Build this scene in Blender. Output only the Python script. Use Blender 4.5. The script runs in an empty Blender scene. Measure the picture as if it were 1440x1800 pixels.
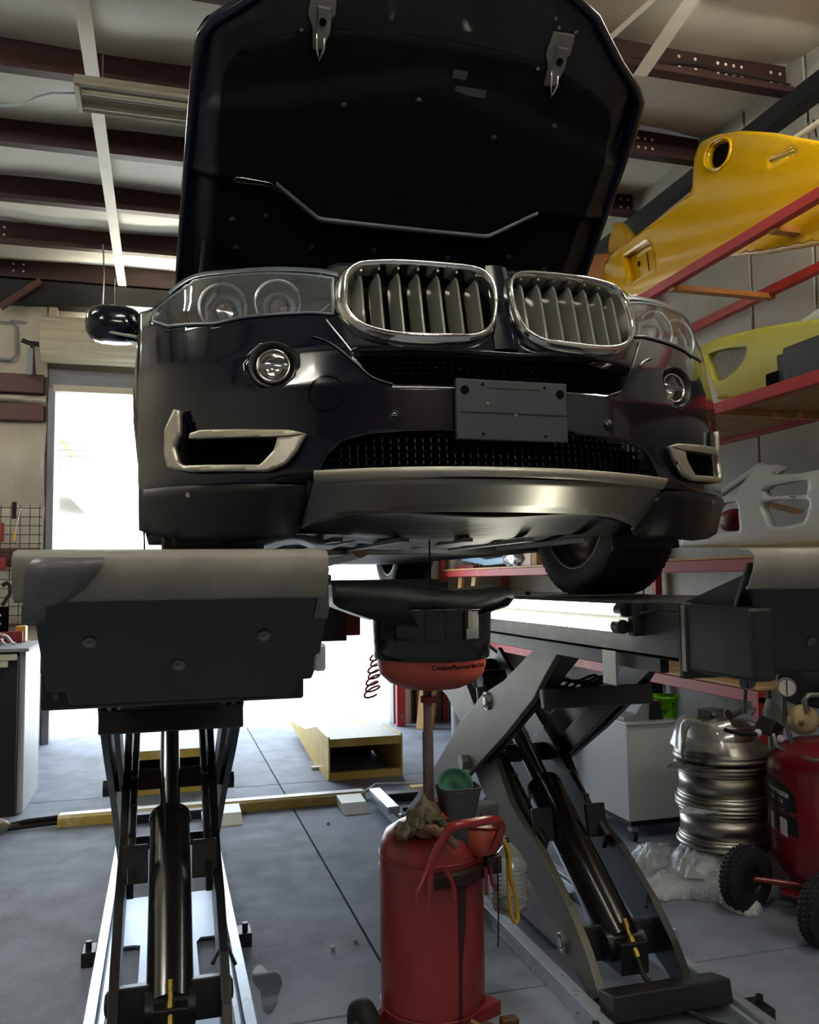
import bpy, math, random
import numpy as np
from mathutils import Vector, Matrix
random.seed(7); rng = np.random.default_rng(7)
scene = bpy.context.scene
COL = scene.collection
R = math.radians
PI = math.pi

# ---------------------------------------------------------------- camera
cam_data = bpy.data.cameras.new('camera'); cam = bpy.data.objects.new('camera', cam_data); COL.objects.link(cam)
cam_data.sensor_fit = 'HORIZONTAL'; cam_data.sensor_width = 36.0; cam_data.lens = 1515.0 / 1440.0 * 36.0
pitch, yaw, roll = R(4.495), R(15.9), R(-0.725)
fw = Vector((math.sin(yaw) * math.cos(pitch), math.cos(yaw) * math.cos(pitch), math.sin(pitch)))
r0 = Vector((math.cos(yaw), -math.sin(yaw), 0)); u0 = r0.cross(fw)
rt = r0 * math.cos(roll) + u0 * math.sin(roll); up = -r0 * math.sin(roll) + u0 * math.cos(roll)
mw = Matrix((rt, up, -fw)).transposed().to_4x4(); mw.translation = Vector((0, 0, 1.35))
cam.matrix_world = mw; cam_data.clip_start = 0.05; cam_data.clip_end = 300
scene.camera = cam

# ---------------------------------------------------------------- sky, exposure
world = bpy.data.worlds.new('sky'); scene.world = world; world.use_nodes = True
wn = world.node_tree.nodes; wl = world.node_tree.links; wn.clear()
wo = wn.new('ShaderNodeOutputWorld'); wb = wn.new('ShaderNodeBackground')
wb.inputs[0].default_value = (0.78, 0.89, 1.0, 1); wb.inputs[1].default_value = 5.2
wl.new(wb.outputs[0], wo.inputs[0])
scene.view_settings.view_transform = 'Standard'; scene.view_settings.look = 'None'
scene.view_settings.gamma = 1.0; scene.view_settings.use_curve_mapping = False
scene.view_settings.exposure = 0.38
TUBE_POWER = 62.0       # emission of the workshop's fluorescent tubes
def sun():
    l = bpy.data.lights.new('sun', 'SUN'); l.energy = 5.0; l.angle = R(1.5); l.color = (1, .96, .9)
    o = bpy.data.objects.new('sun', l); COL.objects.link(o); o.rotation_euler = (R(35), 0, R(150 - 180))
sun()
def portal():
    l = bpy.data.lights.new('door_portal', 'AREA'); l.shape = 'RECTANGLE'; l.size = 3.04; l.size_y = 3.1
    l.cycles.is_portal = True
    o = bpy.data.objects.new('door_portal', l); COL.objects.link(o); o.location = (.6, 8.25, 1.55)
    o.rotation_euler = (R(-90), 0, 0)
portal()

# ---------------------------------------------------------------- materials
def lin(h):
    h = h.lstrip('#'); v = [int(h[i:i + 2], 16) / 255 for i in (0, 2, 4)]
    return tuple(c / 12.92 if c <= .04045 else ((c + .055) / 1.055) ** 2.4 for c in v)
M = {}
def mat(name, col, rough=.5, metal=0., coat=0., var=0., vscale=8., bump=0., bscale=40., stretch=(1, 1, 1), emit=None, estr=0., alpha=1., spec=.5, rvar=0., dirt=None, dscale=2.5, dlo=.5, dhi=.7):
    m = bpy.data.materials.new(name); m.use_nodes = True
    n = m.node_tree.nodes; l = m.node_tree.links; b = n['Principled BSDF']
    if isinstance(col, str): col = lin(col)
    b.inputs['Base Color'].default_value = (*col, 1); b.inputs['Roughness'].default_value = rough
    b.inputs['Metallic'].default_value = metal; b.inputs['Coat Weight'].default_value = coat; b.inputs['Coat Roughness'].default_value = .06
    b.inputs['Alpha'].default_value = alpha; b.inputs['Specular IOR Level'].default_value = spec
    if emit is not None:
        b.inputs['Emission Color'].default_value = (*emit, 1); b.inputs['Emission Strength'].default_value = estr
    if var or bump or rvar or dirt:
        tc = n.new('ShaderNodeTexCoord'); mp = n.new('ShaderNodeMapping'); mp.inputs['Scale'].default_value = stretch
        l.new(tc.outputs['Object'], mp.inputs[0])
    out = None
    if var:
        nz = n.new('ShaderNodeTexNoise'); nz.inputs['Scale'].default_value = vscale; nz.inputs['Detail'].default_value = 6; nz.inputs['Roughness'].default_value = .65
        l.new(mp.outputs[0], nz.inputs[0])
        rp = n.new('ShaderNodeValToRGB')
        rp.color_ramp.elements[0].position = .3; rp.color_ramp.elements[1].position = .7
        rp.color_ramp.elements[0].color = (*[max(0, c * (1 - var)) for c in col], 1); rp.color_ramp.elements[1].color = (*[min(1, c * (1 + var)) for c in col], 1)
        l.new(nz.outputs[0], rp.inputs[0]); out = rp.outputs[0]; l.new(out, b.inputs['Base Color'])
    if dirt:
        nz = n.new('ShaderNodeTexNoise'); nz.inputs['Scale'].default_value = dscale; nz.inputs['Detail'].default_value = 8; nz.inputs['Roughness'].default_value = .7
        l.new(mp.outputs[0], nz.inputs[0])
        rp = n.new('ShaderNodeValToRGB'); rp.color_ramp.elements[0].position = dlo; rp.color_ramp.elements[1].position = dhi
        l.new(nz.outputs[0], rp.inputs[0])
        mx = n.new('ShaderNodeMix'); mx.data_type = 'RGBA'; l.new(rp.outputs[0], mx.inputs[0])
        if out: l.new(out, mx.inputs[6])
        else: mx.inputs[6].default_value = (*col, 1)
        mx.inputs[7].default_value = (*(lin(dirt) if isinstance(dirt, str) else dirt), 1)
        l.new(mx.outputs[2], b.inputs['Base Color'])
    if rvar:
        nz = n.new('ShaderNodeTexNoise'); nz.inputs['Scale'].default_value = vscale * 1.7; nz.inputs['Detail'].default_value = 4
        l.new(mp.outputs[0], nz.inputs[0]); mr = n.new('ShaderNodeMapRange'); mr.inputs[3].default_value = max(0.02, rough - rvar); mr.inputs[4].default_value = min(1, rough + rvar)
        l.new(nz.outputs[0], mr.inputs[0]); l.new(mr.outputs[0], b.inputs['Roughness'])
    if bump:
        nz = n.new('ShaderNodeTexNoise'); nz.inputs['Scale'].default_value = bscale; nz.inputs['Detail'].default_value = 5
        l.new(mp.outputs[0], nz.inputs[0]); bp = n.new('ShaderNodeBump'); bp.inputs['Strength'].default_value = bump; bp.inputs['Distance'].default_value = .01
        l.new(nz.outputs[0], bp.inputs['Height']); l.new(bp.outputs[0], b.inputs['Normal'])
    M[name] = m; return m
def glassy(name, col=(1, 1, 1), rough=.02, fac=.12, haze=0.):
    m = bpy.data.materials.new(name); m.use_nodes = True; n = m.node_tree.nodes; l = m.node_tree.links; n.clear()
    o = n.new('ShaderNodeOutputMaterial'); t = n.new('ShaderNodeBsdfTransparent'); t.inputs[0].default_value = (*col, 1)
    g = n.new('ShaderNodeBsdfGlossy'); g.inputs['Roughness'].default_value = rough
    fr = n.new('ShaderNodeFresnel'); fr.inputs[0].default_value = 1.5
    ad = n.new('ShaderNodeMath'); ad.operation = 'ADD'; ad.inputs[1].default_value = fac * .3; l.new(fr.outputs[0], ad.inputs[0])
    mx = n.new('ShaderNodeMixShader'); l.new(ad.outputs[0], mx.inputs[0]); l.new(t.outputs[0], mx.inputs[1]); l.new(g.outputs[0], mx.inputs[2])
    last = mx
    if haze:
        d = n.new('ShaderNodeBsdfDiffuse'); d.inputs[0].default_value = (.75, .78, .78, 1); m2 = n.new('ShaderNodeMixShader'); m2.inputs[0].default_value = haze
        l.new(mx.outputs[0], m2.inputs[1]); l.new(d.outputs[0], m2.inputs[2]); last = m2
    l.new(last.outputs[0], o.inputs[0]); M[name] = m; return m
mat('concrete', '#868d9c', .68, spec=.3, var=.16, vscale=5, bump=.25, bscale=60, rvar=.15, dirt='#5a5c60', dscale=1.3, dlo=.48, dhi=.75)
mat('concrete_out', '#c9c7c0', .8, var=.06)
mat('joint', '#2c2c2e', .9)
mat('insulation', '#dddacb', .42, var=.05, vscale=3, bump=.7, bscale=5, stretch=(1, .35, 1), rvar=.1)
mat('insul_wall', '#c4bcab', .5, var=.1, vscale=4, bump=.8, bscale=6, stretch=(1, 1, .3))
mat('purlin', '#3a2320', .5, var=.15, vscale=6, spec=.4)
mat('girt', '#5c3733', .55, var=.12)
mat('strapw', '#e6e2d2', .5, var=.06)
mat('wallpanel', '#a9a9a0', .55, var=.1, vscale=3, stretch=(1, 1, .4), bump=.1, bscale=20, dirt='#8f8e84', dscale=2, dlo=.5, dhi=.8)
mat('doorcream', '#cfc6ae', .45, var=.05)
mat('framegrey', '#8e8f93', .5, var=.08)
mat('dark', '#15151a', .6)
mat('black', '#050506', .9, spec=.1)
mat('paint', (.003, .005, .012), .13, coat=.6, spec=.35)
mat('lowplastic', '#141519', .42, var=.1, vscale=20)
mat('underplastic', '#3c3c3e', .5, var=.25, vscale=6, stretch=(1, 4, 1), bump=.3, bscale=12)
mat('lining', '#050709', .95, spec=.15, var=.15, vscale=30, bump=.3, bscale=120)
mat('chrome', '#d9d9d6', .12, metal=1.)
mat('satin', '#b4b1a3', .38, metal=.75)
mat('finsilver', '#a3a49b', .33, metal=.7)
mat('skid', '#8b8880', .36, metal=.75, var=.08, vscale=4, rvar=.08)
mat('lampdark', '#39444d', .3, metal=.3)
mat('lampgrey', '#6d767e', .3, metal=.6)
mat('lampring', '#d8dce0', .2, metal=.5)
mat('amber', '#8a4a20', .3)
glassy('lens', (.93, .96, .98), haze=.07); glassy('clearlens', (1, 1, 1), fac=.3)
mat('rubber', '#141415', .75, var=.2, vscale=30)
mat('tyre', '#1c1c1d', .7, var=.25, vscale=12)
mat('rimalloy', '#7e8085', .35, metal=.8)
mat('rust', '#4c3c2e', .7, metal=.3, var=.3)
mat('bracket', '#2b3235', .45, var=.1, vscale=20)
mat('lift', '#17181c', .38, var=.25, vscale=5, rvar=.1, spec=.6)
mat('liftside', '#2e2f31', .4, var=.3, vscale=9, dirt='#55544f', dscale=7, dlo=.58, dhi=.75, rvar=.1)
mat('liftarm_lit', '#6b685f', .42, var=.1, vscale=4, metal=.35, rvar=.08)  # paler copy of the lift paint, caught light put into the colour
mat('galv', '#c3cdd8', .3, metal=.6, var=.12, vscale=12, rvar=.1)
mat('baseplate', '#8b95a3', .32, metal=.6, var=.15, vscale=6)
mat('dustlip', '#7f7c73', .6, var=.15, vscale=7, dirt='#66635c', dscale=5, bump=.2, bscale=30)
mat('steel', '#c4c4c4', .2, metal=1.)
mat('boltsteel', '#9b9a94', .35, metal=.9)
mat('brass', '#b49a4c', .3, metal=1.)
mat('red', '#7e2325', .32, var=.12, vscale=6, spec=.6, dirt='#5c1315', dscale=5, dlo=.58, dhi=.78)
mat('redpan', '#9a4032', .4, var=.1)
mat('redrack', '#b0302f', .5, var=.15, vscale=9, dirt='#c98a80', dscale=6, dlo=.6, dhi=.72)
mat('redcomp', '#741420', .28, coat=.4, var=.1)
mat('yellow', '#d9a800', .2, coat=.7, var=.03, vscale=3)
mat('yellowin', '#b98a08', .4)
mat('rampyel', '#cfb358', .45, var=.12, vscale=7, dirt='#e0d9b8', dscale=6, dlo=.55, dhi=.7)
mat('ramptop', '#dcd9c8', .4, var=.08, vscale=20)
mat('lime', '#b6b04a', .5, var=.04)
mat('white', '#c9cdc8', .35, var=.03)
mat('bluebump', '#8fb2cc', .35)
mat('orange', '#a86a2c', .4)
mat('wood', '#a88458', .6, var=.2, vscale=6, stretch=(1, 8, 8))
mat('wood2', '#c49a62', .6, var=.2, vscale=6, stretch=(1, 1, 6))
mat('cardboard', '#b9925f', .75, var=.06)
mat('label', '#d8d2c4', .7)
mat('whitebox', '#d6d9d9', .35, var=.03)
mat('wheelsilver', '#b0ada3', .36, metal=1., var=.05)
mat('green', '#7ee60a', .4, emit=None)
mat('darkgreen', '#1d5c10', .5)
mat('funnelgreen', '#2a5a44', .5)
mat('funnelgrey', '#34373b', .5)
glassy('bag', (.95, .96, .96), .15, .5, haze=.22)
glassy('jug', (.97, .98, .97), .12, .5, haze=.26)
mat('rag', '#5b5444', .9, var=.3, vscale=15, bump=.6, bscale=50)
mat('hoseyel', '#b99222', .35)
mat('hosered', '#b8512f', .4)
mat('hosewhite', '#a9b3ba', .4)
mat('oil', '#0a0808', .1)
mat('tube', '#ffffff', .3, emit=(1., .98, .80), estr=9.)
mat('tubeceil', '#ffffff', .3, emit=(1., .97, .86), estr=TUBE_POWER)
mat('fixture', '#b3ad98', .5, var=.06)
mat('housewhite', '#e8e4d8', .7); mat('houseroof', '#cfccc6', .7)
mat('housewin', '#8f9498', .3)
mat('concrete_wet', '#6f7880', .03, spec=1.)
mat('blackwhite', '#c9c9c9', .5)
mat('redtool', '#8d2226', .45); mat('yeltool', '#d9a52c', .45)
mat('pumpgold', '#9c8a62', .55, var=.25, vscale=14)
mat('castgrey', '#6c6c68', .5, metal=.5, var=.2, vscale=14)
mat('gaugeface', '#b9b9b4', .3)
mat('labelblack', '#141316', .35); mat('labelwhite', '#cfccc6', .5); mat('labelred', '#b53a2c', .5)
mat('meshgrey', '#77776e', .6, metal=.3)
mat('bubble', '#c4cbd0', .18, bump=1., bscale=55, var=.1, vscale=20, spec=.9)
mat('ramblack', '#1b1a1c', .22, coat=.5, spec=.8)
mat('boltgrey', '#77736f', .45, metal=.5)
mat('dustfilm', '#55555a', .35, var=.3, vscale=12, bump=.4, bscale=18)
mat('darkgrime', '#2c1412', .5, var=.4, vscale=20)
mat('brassdull', '#7a5a3c', .45, metal=.7, var=.3, vscale=20)
mat('rag2', '#6b4f3d', .9, var=.4, vscale=18, bump=.5, bscale=40)
mat('redshine', '#8c2224', .2, coat=.3)
mat('polegrey', '#5b4a48', .5, var=.2, vscale=14)
mat('blackplastic', '#121314', .18, var=.1, vscale=9, spec=.6)
mat('innerpaint', (.004, .0055, .009), .4, coat=.3)
mat('ridge', '#474c58', .3)
mat('bubblebrown', '#8d8272', .3, bump=.8, bscale=40, var=.3, vscale=9)


# ---------------------------------------------------------------- mesh helpers
class MB:
    def __init__(s): s.v = []; s.f = []; s.sm = []
    def add(s, vs, fs, smooth=False):
        o = len(s.v); s.v += [tuple(map(float, p)) for p in vs]; s.f += [tuple(i + o for i in f) for f in fs]; s.sm += [smooth] * len(fs); return s
    def box(s, x0, x1, y0, y1, z0, z1):
        return s.add([(x, y, z) for x in (x0, x1) for y in (y0, y1) for z in (z0, z1)],
                     [(0, 1, 3, 2), (4, 6, 7, 5), (0, 4, 5, 1), (2, 3, 7, 6), (0, 2, 6, 4), (1, 5, 7, 3)])
    def rbox(s, c, size, rot=(0, 0, 0)):
        from mathutils import Euler
        m = Euler(rot).to_matrix(); c = Vector(c)
        vs = [c + m @ Vector((sx * size[0] / 2, sy * size[1] / 2, sz * size[2] / 2)) for sx in (-1, 1) for sy in (-1, 1) for sz in (-1, 1)]
        return s.add(vs, [(0, 1, 3, 2), (4, 6, 7, 5), (0, 4, 5, 1), (2, 3, 7, 6), (0, 2, 6, 4), (1, 5, 7, 3)])
    def beam(s, p0, p1, w, h, upv=(0, 0, 1)):
        p0 = Vector(p0); p1 = Vector(p1); d = (p1 - p0).normalized(); u = Vector(upv); a = d.cross(u)
        if a.length < 1e-4: a = d.cross(Vector((1, 0, 0)))
        a.normalize(); b = a.cross(d)
        vs = [p + a * sx * w / 2 + b * sy * h / 2 for p in (p0, p1) for sx in (-1, 1) for sy in (-1, 1)]
        return s.add(vs, [(0, 1, 3, 2), (4, 6, 7, 5), (0, 4, 5, 1), (2, 3, 7, 6), (0, 2, 6, 4), (1, 5, 7, 3)])
    def cyl(s, p0, p1, r, r2=None, n=16, caps=True, smooth=True):
        r2 = r if r2 is None else r2
        p0 = Vector(p0); p1 = Vector(p1); d = (p1 - p0).normalized(); a = d.orthogonal().normalized(); b = d.cross(a)
        vs = []
        for p, q in ((p0, r), (p1, r2)):
            vs += [p + (a * math.cos(2 * PI * i / n) + b * math.sin(2 * PI * i / n)) * q for i in range(n)]
        s.add(vs, [(i, (i + 1) % n, n + (i + 1) % n, n + i) for i in range(n)], smooth)
        if caps: s.add(vs[:n], [tuple(range(n))[::-1]]); s.add(vs[n:], [tuple(range(n))])
        return s
    def tube(s, pts, r, n=8, closed=False, caps=True):
        P = [Vector(p) for p in pts]; N = len(P); vs = []; nrm = None
        rr = r if isinstance(r, (list, tuple)) else [r] * N
        for i in range(N):
            a = P[(i - 1) % N] if (closed or i > 0) else P[i]; b = P[(i + 1) % N] if (closed or i < N - 1) else P[i]
            t = (b - a)
            if t.length < 1e-9: t = Vector((0, 0, 1))
            t.normalize()
            if nrm is None: nrm = t.orthogonal().normalized()
            nrm = (nrm - t * nrm.dot(t))
            if nrm.length < 1e-6: nrm = t.orthogonal()
            nrm.normalize(); bn = t.cross(nrm)
            vs += [P[i] + (nrm * math.cos(2 * PI * k / n) + bn * math.sin(2 * PI * k / n)) * rr[i] for k in range(n)]
        fs = []
        for i in range(N if closed else N - 1):
            j = (i + 1) % N
            fs += [(i * n + k, i * n + (k + 1) % n, j * n + (k + 1) % n, j * n + k) for k in range(n)]
        s.add(vs, fs, True)
        if caps and not closed: s.add(vs[:n], [tuple(range(n))[::-1]]); s.add(vs[-n:], [tuple(range(n))])
        return s
    def lathe(s, prof, o=(0, 0, 0), ax=(0, 0, 1), n=32, smooth=True, a0=0, a1=2 * PI, xref=None, split=False):
        if split:
            for k in range(len(prof) - 1): s.lathe(prof[k:k + 2], o, ax, n, smooth, a0, a1, xref)
            return s
        o = Vector(o); ax = Vector(ax).normalized(); a = Vector(xref).normalized() if xref is not None else ax.orthogonal().normalized(); b = ax.cross(a); full = abs(a1 - a0 - 2 * PI) < 1e-6
        m = n if full else n + 1; vs = []
        for r, h in prof:
            vs += [o + ax * h + (a * math.cos(a0 + (a1 - a0) * i / n) + b * math.sin(a0 + (a1 - a0) * i / n)) * r for i in range(m)]
        fs = []
        for k in range(len(prof) - 1):
            for i in range(n):
                j = (i + 1) % m; fs.append((k * m + i, k * m + j, (k + 1) * m + j, (k + 1) * m + i))
        return s.add(vs, fs, smooth)
    def prism(s, poly, plane, a, b):
        n = len(poly)
        if plane == 'YZ': f = lambda p, t: (t, p[0], p[1])
        elif plane == 'XZ': f = lambda p, t: (p[0], t, p[1])
        else: f = lambda p, t: (p[0], p[1], t)
        vs = [f(p, a) for p in poly] + [f(p, b) for p in poly]
        return s.add(vs, [tuple(range(n))[::-1], tuple(range(n, 2 * n))] + [(i, (i + 1) % n, n + (i + 1) % n, n + i) for i in range(n)])
    def loft(s, loops, closed=True, cap0=False, cap1=False, smooth=True):
        n = len(loops[0]); vs = [p for l in loops for p in l]; fs = []
        for k in range(len(loops) - 1):
            for i in range(n if closed else n - 1):
                j = (i + 1) % n; fs.append((k * n + i, k * n + j, (k + 1) * n + j, (k + 1) * n + i))
        if cap0: fs.append(tuple(range(n))[::-1])
        if cap1: fs.append(tuple(range((len(loops) - 1) * n, len(loops) * n)))
        return s.add(vs, fs, smooth)
    def torus(s, c, ax, R_, r, n=32, m=8):
        c = Vector(c); ax = Vector(ax).normalized(); a = ax.orthogonal().normalized(); b = ax.cross(a)
        return s.tube([c + (a * math.cos(2 * PI * i / n) + b * math.sin(2 * PI * i / n)) * R_ for i in range(n)], r, m, closed=True)
    def sphere(s, c, r, n=16, sc=(1, 1, 1)):
        vs = []; k = n // 2
        for i in range(k + 1):
            t = PI * i / k
            for j in range(n):
                vs.append((c[0] + r * sc[0] * math.sin(t) * math.cos(2 * PI * j / n), c[1] + r * sc[1] * math.sin(t) * math.sin(2 * PI * j / n), c[2] + r * sc[2] * math.cos(t)))
        return s.add(vs, [(i * n + j, i * n + (j + 1) % n, (i + 1) * n + (j + 1) % n, (i + 1) * n + j) for i in range(k) for j in range(n)], True)
    def wobble(s, amp, seed=0, keep=lambda p: True):
        q = np.random.default_rng(seed); s.v = [tuple(np.array(p) + (q.normal(0, amp, 3) if keep(p) else 0)) for p in s.v]; return s
    def build(s, name, m, parent=None, bevel=0., solid=0., soff=0., sub=0, weld=False):
        me = bpy.data.meshes.new(name); me.from_pydata(s.v, [], s.f); me.validate(); me.update()
        if len(me.polygons) == len(s.sm): me.polygons.foreach_set('use_smooth', s.sm)
        me.materials.append(M[m] if isinstance(m, str) else m)
        import bmesh
        bm = bmesh.new(); bm.from_mesh(me)
        if weld: bmesh.ops.remove_doubles(bm, verts=bm.verts, dist=1e-4)
        bmesh.ops.recalc_face_normals(bm, faces=bm.faces); bm.to_mesh(me); bm.free()
        o = bpy.data.objects.new(name, me); COL.objects.link(o)
        if parent is not None: o.parent = parent; o.matrix_parent_inverse = parent.matrix_world.inverted() if False else Matrix.Translation(-Vector(wloc(parent)))
        if solid: md = o.modifiers.new('solid', 'SOLIDIFY'); md.thickness = solid; md.offset = soff
        if bevel: md = o.modifiers.new('bevel', 'BEVEL'); md.width = bevel; md.segments = 2; md.limit_method = 'ANGLE'; md.angle_limit = R(40)
        if sub: md = o.modifiers.new('sub', 'SUBSURF'); md.levels = sub; md.render_levels = sub
        return o
def wloc(o):
    v = Vector((0, 0, 0))
    if o.get('_base') is not None: v = Vector(o['_base'])
    return v
def thing(name, label, cat, loc=(0, 0, 0), group=None):
    o = bpy.data.objects.new(name, None); COL.objects.link(o); o.location = loc; o['_base'] = list(loc); o.empty_display_size = .1
    o['label'] = label; o['category'] = cat
    if group: o['group'] = group
    return o
def tag(o, label, cat, group=None, kind=None):
    o['label'] = label; o['category'] = cat
    if group: o['group'] = group
    if kind: o['kind'] = kind
    return o
def struct(name, loc=(0, 0, 0)):
    o = bpy.data.objects.new(name, None); COL.objects.link(o); o.location = loc; o['_base'] = list(loc); o['kind'] = 'structure'; return o
def copy_tree(o, parent=None):
    c = o.copy(); COL.objects.link(c)
    if parent is not None: c.parent = parent
    for ch in list(o.children): copy_tree(ch, c)
    return c
def dup(root, off, label=None, group=None, rz=0):
    c = copy_tree(root); c.location = Vector(root.location) + Vector(off); c.rotation_euler = (0, 0, rz)
    if label: c['label'] = label
    if group: c['group'] = group
    return c
def inpoly(px, py, polys):
    r = np.zeros(px.shape, bool)
    for P in polys:
        n = len(P)
        for i in range(n):
            x0, y0 = P[i]; x1, y1 = P[(i + 1) % n]
            if y0 == y1: continue
            c = ((y0 > py) != (y1 > py)) & (px < (x1 - x0) * (py - y0) / (y1 - y0) + x0)
            r ^= c
    return r
def sheet(outer, holes, step, fn, stepy=None):
    """a surface fn(u, v) over a 2D outline with holes, on a grid snapped to the outlines"""
    stepy = stepy or step
    A = np.array(outer, float); polys = [outer] + list(holes)
    u0, v0 = A.min(0) - step; u1, v1 = A.max(0) + step
    nu = int((u1 - u0) / step) + 2; nv = int((v1 - v0) / stepy) + 2
    U, V = np.meshgrid(u0 + np.arange(nu) * step, v0 + np.arange(nv) * stepy, indexing='ij')
    ins = inpoly(U, V, polys); best = np.full(U.shape, 1e9); bu = U.copy(); bv = V.copy()
    for P in polys:
        for i in range(len(P)):
            ax, ay = P[i]; bx, by = P[(i + 1) % len(P)]; dx, dy = bx - ax, by - ay; L = dx * dx + dy * dy
            if L < 1e-12: continue
            t = np.clip(((U - ax) * dx + (V - ay) * dy) / L, 0, 1); qx = ax + t * dx; qy = ay + t * dy; d = np.hypot((U - qx) / step, (V - qy) / stepy)
            k = d < best; best[k] = d[k]; bu[k] = qx[k]; bv[k] = qy[k]
    near = best < .5; U2 = np.where(near, bu, U); V2 = np.where(near, bv, V); ok = ins | near
    cu = (U2[:-1, :-1] + U2[1:, :-1] + U2[:-1, 1:] + U2[1:, 1:]) / 4; cv = (V2[:-1, :-1] + V2[1:, :-1] + V2[:-1, 1:] + V2[1:, 1:]) / 4
    cin = inpoly(cu, cv, polys)
    idx = -np.ones(U.shape, int); vs = []; fs = []
    def vid(i, j):
        if idx[i, j] < 0: idx[i, j] = len(vs); vs.append(fn(float(U2[i, j]), float(V2[i, j])))
        return int(idx[i, j])
    for i in range(nu - 1):
        for j in range(nv - 1):
            q = [(i, j), (i + 1, j), (i + 1, j + 1), (i, j + 1)]; g = [ok[a] for a in q]; c = sum(g)
            if c == 4 and cin[i, j]: fs.append(tuple(vid(*a) for a in q))
            elif c == 3:
                t = [a for a, h in zip(q, g) if h]
                mu = sum(U2[a] for a in t) / 3; mv = sum(V2[a] for a in t) / 3
                if inpoly(np.array([mu]), np.array([mv]), polys)[0]: fs.append(tuple(vid(*a) for a in t))
    return vs, fs
def resample(poly, n, smooth=True, closed=True):
    P = [Vector((*p, 0)) if len(p) == 2 else Vector(p) for p in poly]; N = len(P)
    if smooth:
        Q = []
        for i in range(N if closed else N - 1):
            p0, p1, p2, p3 = (P[(i - 1) % N] if closed or i > 0 else P[i]), P[i], P[(i + 1) % N], (P[(i + 2) % N] if closed or i < N - 2 else P[(i + 1) % N])
            for k in range(8):
                t = k / 8; Q.append(.5 * ((2 * p1) + (-p0 + p2) * t + (2 * p0 - 5 * p1 + 4 * p2 - p3) * t * t + (-p0 + 3 * p1 - 3 * p2 + p3) * t ** 3))
        if not closed: Q.append(P[-1])
        P = Q; N = len(P)
    if closed: P = P + [P[0]]
    L = [0]
    for a, b in zip(P, P[1:]): L.append(L[-1] + (b - a).length)
    out = []; k = 0; m = n if closed else n - 1
    for i in range(n):
        t = L[-1] * i / m
        while k < len(L) - 2 and L[k + 1] < t: k += 1
        f = (t - L[k]) / max(1e-9, L[k + 1] - L[k]); out.append(P[k].lerp(P[k + 1], f))
    return out
def r2(poly, n, smooth=True): return [(p.x, p.y) for p in resample(poly, n, smooth)]
def shrink(poly, f, c=None):
    cx = sum(p[0] for p in poly) / len(poly); cy = sum(p[1] for p in poly) / len(poly)
    if c: cx, cy = c
    fx, fy_ = (f, f) if not isinstance(f, tuple) else f
    return [(cx + (p[0] - cx) * fx, cy + (p[1] - cy) * fy_) for p in poly]
def inset(poly, d):
    n = len(poly); area = sum(poly[i][0] * poly[(i + 1) % n][1] - poly[(i + 1) % n][0] * poly[i][1] for i in range(n)); sg = 1 if area > 0 else -1
    out = []
    for i in range(n):
        a = Vector(poly[i - 1]); b = Vector(poly[i]); c = Vector(poly[(i + 1) % n]); t = (c - a)
        if t.length < 1e-9: out.append(tuple(b)); continue
        t.normalize(); out.append((b.x - t.y * d * sg, b.y + t.x * d * sg))
    return out
def mirror(poly): return [(-p[0], p[1]) for p in poly]
def text_mesh(txt, size, fn, name, m, parent, ext=.0006, bold=0.):
    cu = bpy.data.curves.new('txt', 'FONT'); cu.body = txt; cu.size = size; cu.align_x = 'CENTER'; cu.align_y = 'CENTER'; cu.offset = bold; cu.resolution_u = 3
    o = bpy.data.objects.new('txt', cu); COL.objects.link(o); dg = bpy.context.evaluated_depsgraph_get(); me = bpy.data.meshes.new_from_object(o.evaluated_get(dg))
    mb = MB(); mb.add([fn(v.co.x, v.co.y) for v in me.vertices], [tuple(p.vertices) for p in me.polygons])
    COL.objects.unlink(o); bpy.data.objects.remove(o); bpy.data.curves.remove(cu); bpy.data.meshes.remove(me)
    return mb.build(name, m, parent)


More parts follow.
